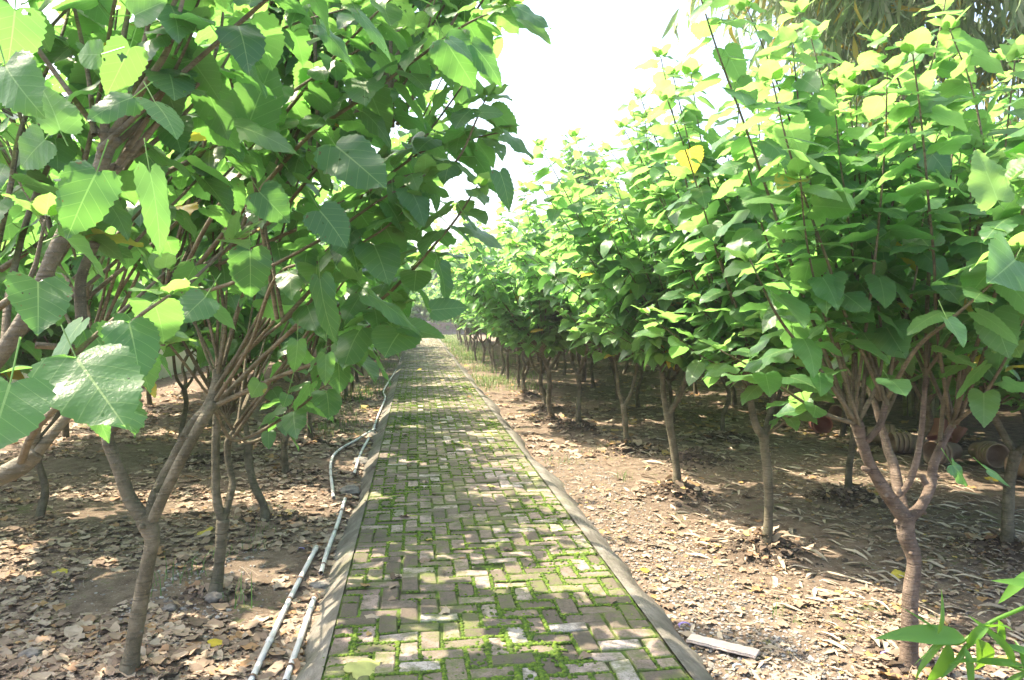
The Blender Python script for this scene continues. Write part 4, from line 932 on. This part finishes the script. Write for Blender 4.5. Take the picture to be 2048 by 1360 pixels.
for mx, my, h, r in mounds:
    for _ in range(int(260*(h/.1)) if my < 11 else 20):
        x = mx+rng.normal(0, r*.55); y = my+rng.normal(0, r*.55); s = rng.uniform(.006, .03)*rng.random()**.6+.003
        CL.add(ico_v*s*np.array([1, 1, .8])*(1+rng.normal(0, .2, (11, 1)))+np.array([x, y, float(gz(x, y))+s*.2]), None, ico_f, None, (rng.random(), 0, 0))
tag(CL.build('soil_clods', tint_material('clod', [(0, (.05, .036, .026)), (.7, (.10, .075, .052)), (1, (.18, .14, .10))], .95), smooth=False), 'dark crumbly soil clods heaped around the tree feet', 'soil', kind='stuff')
tag(g.build('gravel', M_PEB, smooth=False), 'small grey stones and crumbs mixed into the soil beside the kerbs', 'gravel', kind='stuff')
g = Geo()
def blades(cx, cy_, n, sp, h, tone=(0, .7)):
    for _ in range(n):
        x = cx+rng.normal(0, sp); y = cy_+rng.normal(0, sp); a = rng.random()*6.28; hh = h*rng.uniform(.5, 1.3); w = hh*.011+.0009 if cy_ < 12 else hh*.02+.002
        if PX0-.1 < x < PX1+.1: continue
        l = rng.uniform(.2, .9)*hh; P0 = np.array([x, y, float(gz(x, y))]); dr = np.array([math.cos(a), math.sin(a), 0]); sd_ = np.array([-dr[1], dr[0], 0])*w
        c1 = P0+dr*l*.25+[0, 0, hh*.55]; c2 = P0+dr*l+[0, 0, hh*(.95-.3*l/hh)]
        g.add([P0-sd_, P0+sd_, c1+sd_*.8, c1-sd_*.8, c2], [(0, 1, 2, 3)], [(3, 2, 4)], None, (rng.uniform(*tone), 0, 0))
for px, py, n, sp, h in ((700, 850, 130, .16, .13), (660, 868, 90, .14, .12), (715, 800, 120, .2, .16), (690, 830, 110, .2, .14), (740, 790, 60, .15, .2), (645, 860, 40, .05, .14), (720, 870, 70, .12, .09), (470, 1215, 9, .04, .17), (300, 1195, 8, .05, .17),
                     (350, 1165, 12, .06, .15), (385, 1150, 8, .05, .16), (500, 1100, 26, .08, .08), (520, 1065, 22, .08, .08), (450, 1110, 14, .06, .1), (1250, 960, 16, .05, .12), (1125, 925, 30, .09, .1), (1190, 905, 26, .08, .09), (1560, 1235, 7, .03, .1), (1430, 1160, 10, .03, .05), (950, 795, 70, .1, .1)):
    c = G(px, py); blades(c[0], c[1], n, sp, h)
for _ in range(150):
    y = 15+rng.random()*31; x = rng.choice([rng.uniform(1.3, 2.1), rng.uniform(1.3, 3)]) if rng.random() < .75 else rng.uniform(-1.2, -.6)
    blades(x, y, 55, .2, .14 if y < 24 else .2, (.2, 1))
tag(g.build('grass', M_GRASS), 'thin green grass growing beside the path and thickest at its far right side', 'grass', kind='stuff')

# ------------------------------------------------------------------ white water pipes by the left kerb
def pipe(px, label, r=.0145):
    o = empty('water_pipe', tuple(G(*px[0])), label, 'pipe'); og = tuple(G(*px[0]))
    c = [G(*p) for p in px]; c = [np.array([q[0], q[1], float(gz(q[0], q[1]))+r+.012]) for q in c]
    g = Geo(); Cc, T = tube(g, c, [r, r], 12, .05, 0, None); g.build('pipe_run', M_PVC, o, og)
    L = np.concatenate([[0], np.cumsum(np.linalg.norm(np.diff(Cc, axis=0), axis=1))]); s = .12; k = 0
    while s < L[-1]-.05:
        i = int(np.searchsorted(L, s)); a = Cc[i]; t_ = nrm(T[i]); g = Geo()
        if k % 3 != 1: tube(g, [a-t_*.008, a+t_*.008], [r*1.28, r*1.28], 12, .01); g.build('clamp_band', M_BAND, o, og)
        else: tube(g, [a-t_*.03, a+t_*.03], [r*1.22, r*1.22], 12, .02); g.build('coupling', M_PVC, o, og)
        s += rng.uniform(.28, .55); k += 1
pipe([(490, 1400), (545, 1280), (590, 1185), (633, 1103)], 'outer white pipe in the foreground litter, ending furthest left')
pipe([(570, 1375), (600, 1290), (628, 1205)], 'short white pipe in the foreground nearest the left kerb')
pipe([(642, 1155), (655, 1110), (675, 1055), (690, 1005)], 'white pipe along the left kerb between the two mortar blobs')
pipe([(667, 1003), (664, 975), (661, 950), (662, 930), (670, 913), (688, 897), (708, 886), (730, 873), (750, 862)], 'white pipe bowing out to the left away from the kerb')
pipe([(708, 955), (722, 910), (738, 880)], 'short white pipe piece poking out between two mortar blobs', .015)
pipe([(744, 870), (755, 838), (770, 800), (767, 785), (778, 765), (795, 735), (803, 712)], 'long thin white pipe following the left kerb into the distance', .015)
def lump(name, c, s, m, label, cat, seed, group=None):
    q = np.random.default_rng(seed); nu, nv = 20, 13; V = []
    for i in range(nv+1):
        th = math.pi*i/nv
        for j in range(nu):
            a = 2*math.pi*j/nu; d = np.array([math.sin(th)*math.cos(a), math.sin(th)*math.sin(a), math.cos(th)])
            k = .62+.75*float(fbm(d[0]*3.1+seed, d[1]*3.1+d[2]*2.3, seed, 4)); dd = np.round(d*2.6)/2.6*.45+d*.55; V.append(dd*k*np.array(s))
    idx = np.arange(len(V)).reshape(nv+1, nu); nx_ = np.roll(idx, -1, 1)
    g = Geo(); g.add(np.array(V)+c, np.stack([idx[:-1], idx[1:], nx_[1:], nx_[:-1]], -1).reshape(-1, 4)); o = g.build(name, m, None, tuple(c)); return tag(o, label, cat, group)
for i, (px, py, sx, sy, sz, lb) in enumerate(((722, 925, .09, .11, .05, 'grey mortar blob holding the pipes by the kerb, middle one of three'), (745, 872, .08, .1, .045, 'grey mortar blob where the bowed pipe rejoins the kerb, farthest of three'),
                                     (700, 985, .09, .1, .05, 'grey mortar blob by the left kerb, nearest of the three together'), (640, 1175, .06, .06, .02, 'flat mortar patch beside the gap between the foreground pipes'))):
    c = G(px, py); lump('mortar_lump', (c[0], c[1], float(gz(c[0], c[1]))+.01), (sx, sy, sz), M_CONC, lb, 'mortar', 31+i)
for i, (px, py, s, lb) in enumerate(((1180, 1047, .035, 'rounded grey stone against the right kerb'), (1160, 1046, .024, 'small round stone left of the larger one on the right kerb edge'), (1233, 1103, .035, 'single flat stone in the soil right of the kerb'), (1205, 1016, .03, 'stone half sunk in soil where the right kerb widens'),
                                     (430, 1205, .055, 'pale stone wedged at the foot of the split-stem mulberry'), (340, 1222, .04, 'dark stone left of the split-stem mulberry in the left litter'), (1250, 1265, .02, 'tiny grey stone beside the cardboard strip'), (760, 853, .05, 'flat grey slab lying on the left kerb by the far pipe'),
                                     (62, 1318, .05, 'flat greenish stone in the litter at the lower left corner'), (1845, 1350, .035, 'dark stone at the foot of the nearest right trunk'))):
    c = G(px, py); lump('stone', (c[0], c[1], float(gz(c[0], c[1]))+s*.25), (s, s*.8, s*.5), M_ROCK, lb, 'stone', 61+i)

# fallen yellow leaves, each a thing
FY = [(118, 1146, .10, 'bright yellow curled leaf lying alone on the lower left litter'), (412, 1072, .13, 'large pale yellow leaf beside the split-stem mulberry'), (705, 1350, .14, 'green-yellow leaf lying on the bricks at the bottom edge'),
      (1288, 1150, .06, 'small yellow leaf on the soil right of the kerb'), (978, 974, .09, 'pale tan leaf lying in the middle of the bricks'), (1805, 1152, .09, 'yellow leaf in the litter left of the bottom right plant'),
      (1500, 1090, .09, 'yellow-green leaf at the foot of the second right tree'), (420, 1298, .07, 'orange-yellow leaf in the bottom left sun patch'), (930, 732, .14, 'yellow leaf far up on the brick path, left of centre'), (842, 740, .13, 'yellow leaf far up by the left edge of the bricks'),
      (975, 868, .07, 'yellow leaf lying on the bricks near the right kerb bend'), (1975, 960, .1, 'yellow leaf on the soil in front of the clay pots'), (1320, 970, .07, 'yellow leaf near the third right tree mound'), (565, 855, .09, 'yellow leaf under the left row, right of a plain trunk'), (860, 1082, .05, 'small yellow leaf on the mossy bricks')]
for i, (px, py, s, lb) in enumerate(FY):
    on = PX0 < G(px, py, 0)[0] < PX1; c = G(px, py, 0 if on else -.12); c[2] = .012 if on else float(gz(c[0], c[1]))+.02
    g = Geo(); q = random.Random(i*7); a = q.random()*6.28; put_leaf(g, LOD[0][i % 10], c, (math.cos(a), math.sin(a), .05), (q.uniform(-.3, .3), -.3, 1), s, ((.2, .3, 1, .1, .9, .2, .9, .0, .2, .3, .4, .2, .3, .1, .3)[i], 0, 0))
    petiole(g, c, c-np.array([math.cos(a)*.04, math.sin(a)*.04, 0]), .0015)
    tag(g.build('fallen_leaf', M_YELL, None, tuple(c)), lb, 'leaf')

# cardboard strip, plastic bits
a, b = G(1378, 1285), G(1515, 1318); g = Geo(); dv = b-a; dv[2] = 0; sdv = nrm(np.cross([0, 0, 1], dv))*.075
lay = []
for k_, (zo, sh_) in enumerate(((0, 0), (-.007, .012))):
    V = []
    for i in range(11):
        t_ = i/10; p = a+dv*t_-sdv*.0+np.array([0, 0, .03+zo+.0025*(i % 2)])+sdv*sh_*-6
        w_ = 1+.04*math.sin(i*2.1)
        V += [p-sdv*.5*w_, p+sdv*.5*w_, p-sdv*.5*w_-[0, 0, .005], p+sdv*.5*w_-[0, 0, .005]]
    F = []
    for i in range(10):
        o_ = i*4; F += [(o_, o_+4, o_+5, o_+1), (o_+2, o_+3, o_+7, o_+6), (o_, o_+2, o_+6, o_+4), (o_+1, o_+5, o_+7, o_+3)]
    F += [(0, 1, 3, 2), (40, 42, 43, 41)]; g.add(V, F)
tag(g.build('cardboard_strip', M_CARD, None, tuple(a), False), 'creased pale cardboard strip lying on the soil beside the right kerb', 'cardboard')
for px, py, s, m_, lb in ((1368, 1258, .03, M_PURP, 'curled purple and white plastic scrap near the right kerb'), (1771, 1326, .022, M_PURP, 'purple scrap left of the nearest right trunk foot'), (1475, 1341, .022, M_BLUE, 'pale blue plastic scrap at the bottom edge of the right soil'), (602, 1102, .022, M_PURP, 'purple scrap in the litter left of the outer pipe end')):
    c = G(px, py); c[2] = float(gz(c[0], c[1]))+.012; g = Geo(); th = np.linspace(0, 3.6, 9)
    V = []
    for i, t_ in enumerate(th):
        for w_ in (-.35, .35):
            for rr2 in (1, .88): V.append(c+np.array([math.cos(t_)*rr2, w_*(1-.3*math.sin(t_)), .5*math.sin(t_)*rr2+.2])*s)
    F = []
    for i in range(8):
        o_ = i*4; F += [(o_, o_+4, o_+6, o_+2), (o_+1, o_+3, o_+7, o_+5), (o_, o_+1, o_+5, o_+4), (o_+2, o_+6, o_+7, o_+3)]
    g.add(V, F); tag(g.build('plastic_scrap', m_, None, tuple(c)), lb, 'plastic scrap')

# ------------------------------------------------------------------ clay pots lying on their sides
def pot_mesh(r, h, m_):
    prof = [(.0, .0), (.62, .0), (.66, .02), (.86, .78), (.98, .80), (1.0, .98), (.97, 1.0), (.88, .98), (.82, .76), (.58, .08), (.0, .07)]
    n_ = 36; V = []; 
    for pr, pz in prof:
        for j in range(n_): a_ = 2*math.pi*j/n_; V.append((math.cos(a_)*pr*r, math.sin(a_)*pr*r, pz*h))
    idx = np.arange(len(V)).reshape(len(prof), n_); nx_ = np.roll(idx, -1, 1); g = Geo()
    g.add(V, np.stack([idx[:-1], nx_[:-1], nx_[1:], idx[1:]], -1).reshape(-1, 4)); body = g.mesh('pot_body', m_)
    g = Geo(); V = []
    for rr2, z_ in ((.12, .073*h), (0, .0735*h)):
        for j in range(12): a_ = 2*math.pi*j/12; V.append((math.cos(a_)*rr2*r, math.sin(a_)*rr2*r, z_))
    idx = np.arange(24).reshape(2, 12); nx_ = np.roll(idx, -1, 1); g.add(V, np.stack([idx[:-1], nx_[:-1], nx_[1:], idx[1:]], -1).reshape(-1, 4)); hole = g.mesh('drain_hole', M_HOLE)
    return body, hole
M_HOLE = simple('dark_hole', (.01, .01, .01), (.02, .015, .01), 5, 1, 0)
POTS = {'tan': pot_mesh(.135, .25, M_TERRA), 'red': pot_mesh(.12, .22, M_TERRAR)}
def pot(pos, mouth, kind, label, s=1., z=None, group='clay pots lying under the right-hand trees'):
    o = empty('clay_pot', (0, 0, 0), label, 'pot', group)
    for me, nm in zip(POTS[kind], ('pot_body', 'drain_hole')): c = bpy.data.objects.new(nm, me); C.objects.link(c); c.parent = o
    d = Vector(mouth).normalized(); o.rotation_euler = d.to_track_quat('Z', 'X').to_euler(); o.scale = (s, s, s)
    rad = .135 if kind == 'tan' else .12
    o.location = (pos[0], pos[1], (float(gz(pos[0], pos[1]))+rad*s*.95) if z is None else z); return o
def stack(px, py, mouth, n, kind, labels, s=1., step=.05):
    c = G(px, py); d = np.array(nrm(mouth))
    for i in range(n): p = c-d*step*i; pot(p, mouth, kind, labels[min(i, len(labels)-1)], s)
stack(1968, 928, (-.15, -1, .05), 4, 'tan', ['round-mouthed tan pot facing the camera, front pot of its nested row', 'rim of a nested tan pot stacked behind the pot that faces the camera'], .95)
stack(1895, 925, (-1, -.25, .02), 3, 'tan', ['sunlit tan pot lying sideways at the left of the camera-facing pot', 'rim of a nested tan pot in the sideways row left of the camera-facing pot'], .95, .06)
stack(1820, 905, (-1, .15, .02), 4, 'tan', ['foremost tan pot of the sideways row behind the nearest right tree', 'nested tan pot rim in the sideways row behind the nearest right tree'], .9, .055)
stack(1745, 888, (1, -.6, .04), 2, 'tan', ['tan pot with dark open mouth turned right, left end of the pot row', 'tan pot nested behind the one with the dark open mouth'], .95, .06)
stack(2050, 962, (.6, -1, .05), 4, 'tan', ['grey-tan pot at the right frame edge, front of its nested row', 'nested grey-tan pot rim at the right frame edge'], 1.0, .05)
stack(1633, 862, (-.15, -1, .06), 2, 'red', ['small red pot facing the camera, leftmost of all the pots', 'red pot nested behind the leftmost one'], 1.05, .09)
stack(1700, 848, (-1, -.3, .02), 2, 'tan', ['orange-tan pot lying in shade between the leftmost red pot and the pot row', 'tan pot nested behind the shaded one between red pot and row'], 1.1, .07)
p = G(1893, 905); pot((p[0]+.12, p[1]+.3), (-.3, -.5, -1), 'red', 'red pot leaning upside down on top of the sideways tan row', 1.1, .2)
pot((p[0]+.35, p[1]+.55), (.6, -.5, -.5), 'red', 'red pot lying just right of the upside down red pot', 1.1, .1)

# ------------------------------------------------------------------ lance-leaved plant in the lower right corner
def corner_plant():
    D = 2.05; st = Geo(); lf = Geo(); q = np.random.default_rng(12); base = np.array([2.02, 1.42, -.12])
    def S(*l): return [P(x, y, D+(z[0] if z else 0)) for x, y, *z in l]
    tube(st, [base, base+[.02, .03, .25]]+S((2200, 1180), (2100, 1190), (2048, 1215), (1990, 1240), (1950, 1265), (1915, 1288), (1890, 1280), (1875, 1262)), [.008, .007, .006, .0055, .005, .0045, .003, .002], 7, .03, 0, q, (.6, .6, 0))
    tube(st, [base, base+[0, .02, .12]]+S((2150, 1400), (2090, 1350), (2050, 1342), (2000, 1325), (1940, 1318)), [.007, .006, .005, .004, .003], 7, .03, 0, q, (.6, .6, 0))
    tube(st, [base+[0, 0, .02], base+[.05, .05, .2]]+S((2180, 1280), (2110, 1180), (2070, 1140)), [.006, .005, .004, .003], 7, .03, 0, q, (.6, .6, 0))
    L = [((1898, 1288), (1880, 1372), 1.5, .9), ((1893, 1283), (1828, 1330), .9, .3), ((1876, 1268), (1898, 1202), .6, .8), ((1925, 1278), (1822, 1255), 1.1, .6), ((1876, 1262), (1815, 1219), .35, .8),
         ((1978, 1247), (1930, 1290), 1.3, .5), ((1932, 1288), (1908, 1342), .7, .8), ((1928, 1296), (1955, 1372), .9, .8), ((1955, 1280), (2000, 1372), 1.5, .9), ((1990, 1255), (2035, 1330), .6, .7),
         ((2048, 1336), (1936, 1312), .9, .3), ((2030, 1330), (1995, 1262), .6, .8), ((2075, 1140), (2008, 1184), 1.2, .5), ((2052, 1345), (2015, 1365), 1.2, .7), ((1905, 1290), (1842, 1290), .8, .1),
         ((1960, 1262), (2000, 1232), 1.1, .2), ((1995, 1240), (2010, 1290), 1.2, .8), ((2048, 1340), (2045, 1290), 1., .8), ((2110, 1190), (2050, 1150), 1., .6), ((2120, 1350), (2070, 1290), 1., .6)]
    for k_, (b_, e_, w_, fc) in enumerate(L):
        a_ = P(*b_, D-.02*(k_ % 3)); e2 = P(*e_, D-.025*(k_ % 4)); V, F, A = LANCE[k_ % 6]; V = V*np.array([w_*.85, 1, 1])
        put_leaf(lf, (V, F, A), a_, e2-a_, -FW*fc+np.array([0, 0, 1.2-fc]), np.linalg.norm(e2-a_)*1.3, (q.random(), q.random()*.6, 0))
    for k_ in range(14):
        p_ = base+[q.normal(0, .03), q.normal(0, .03), .1+.3*q.random()]; put_leaf(lf, LANCE[k_ % 6], p_, q.normal(0, 1, 3)+[0, 0, .4], (0, 0, 1), .16, (q.random(), .3, 0))
    o = empty('lance_leaved_plant', tuple(base), 'bright green plant with long narrow leaves in the bottom right corner', 'plant')
    st.build('stem', M_LANCE, o, tuple(base)); lf.build('leaves', M_LANCE, o, tuple(base))
corner_plant()
# ------------------------------------------------------------------ the bright summer air
g = Geo(); box(g, (0, 300, 5.2), (1060, 1060, 12.9)); hm = bpy.data.materials.new('haze'); hm.use_nodes = True; nt = hm.node_tree
nt.nodes.remove(nt.nodes['Principled BSDF']); pv = nt.nodes.new('ShaderNodeVolumePrincipled'); pv.inputs['Density'].default_value = .002; pv.inputs['Color'].default_value = (.9, .95, 1, 1); pv.inputs['Anisotropy'].default_value = .3
nt.links.new(pv.outputs[0], nt.nodes['Material Output'].inputs['Volume'])
tag(g.build('haze', hm, None, (0, 0, 0), False), 'pale bright air over the whole grove', 'haze', kind='stuff')
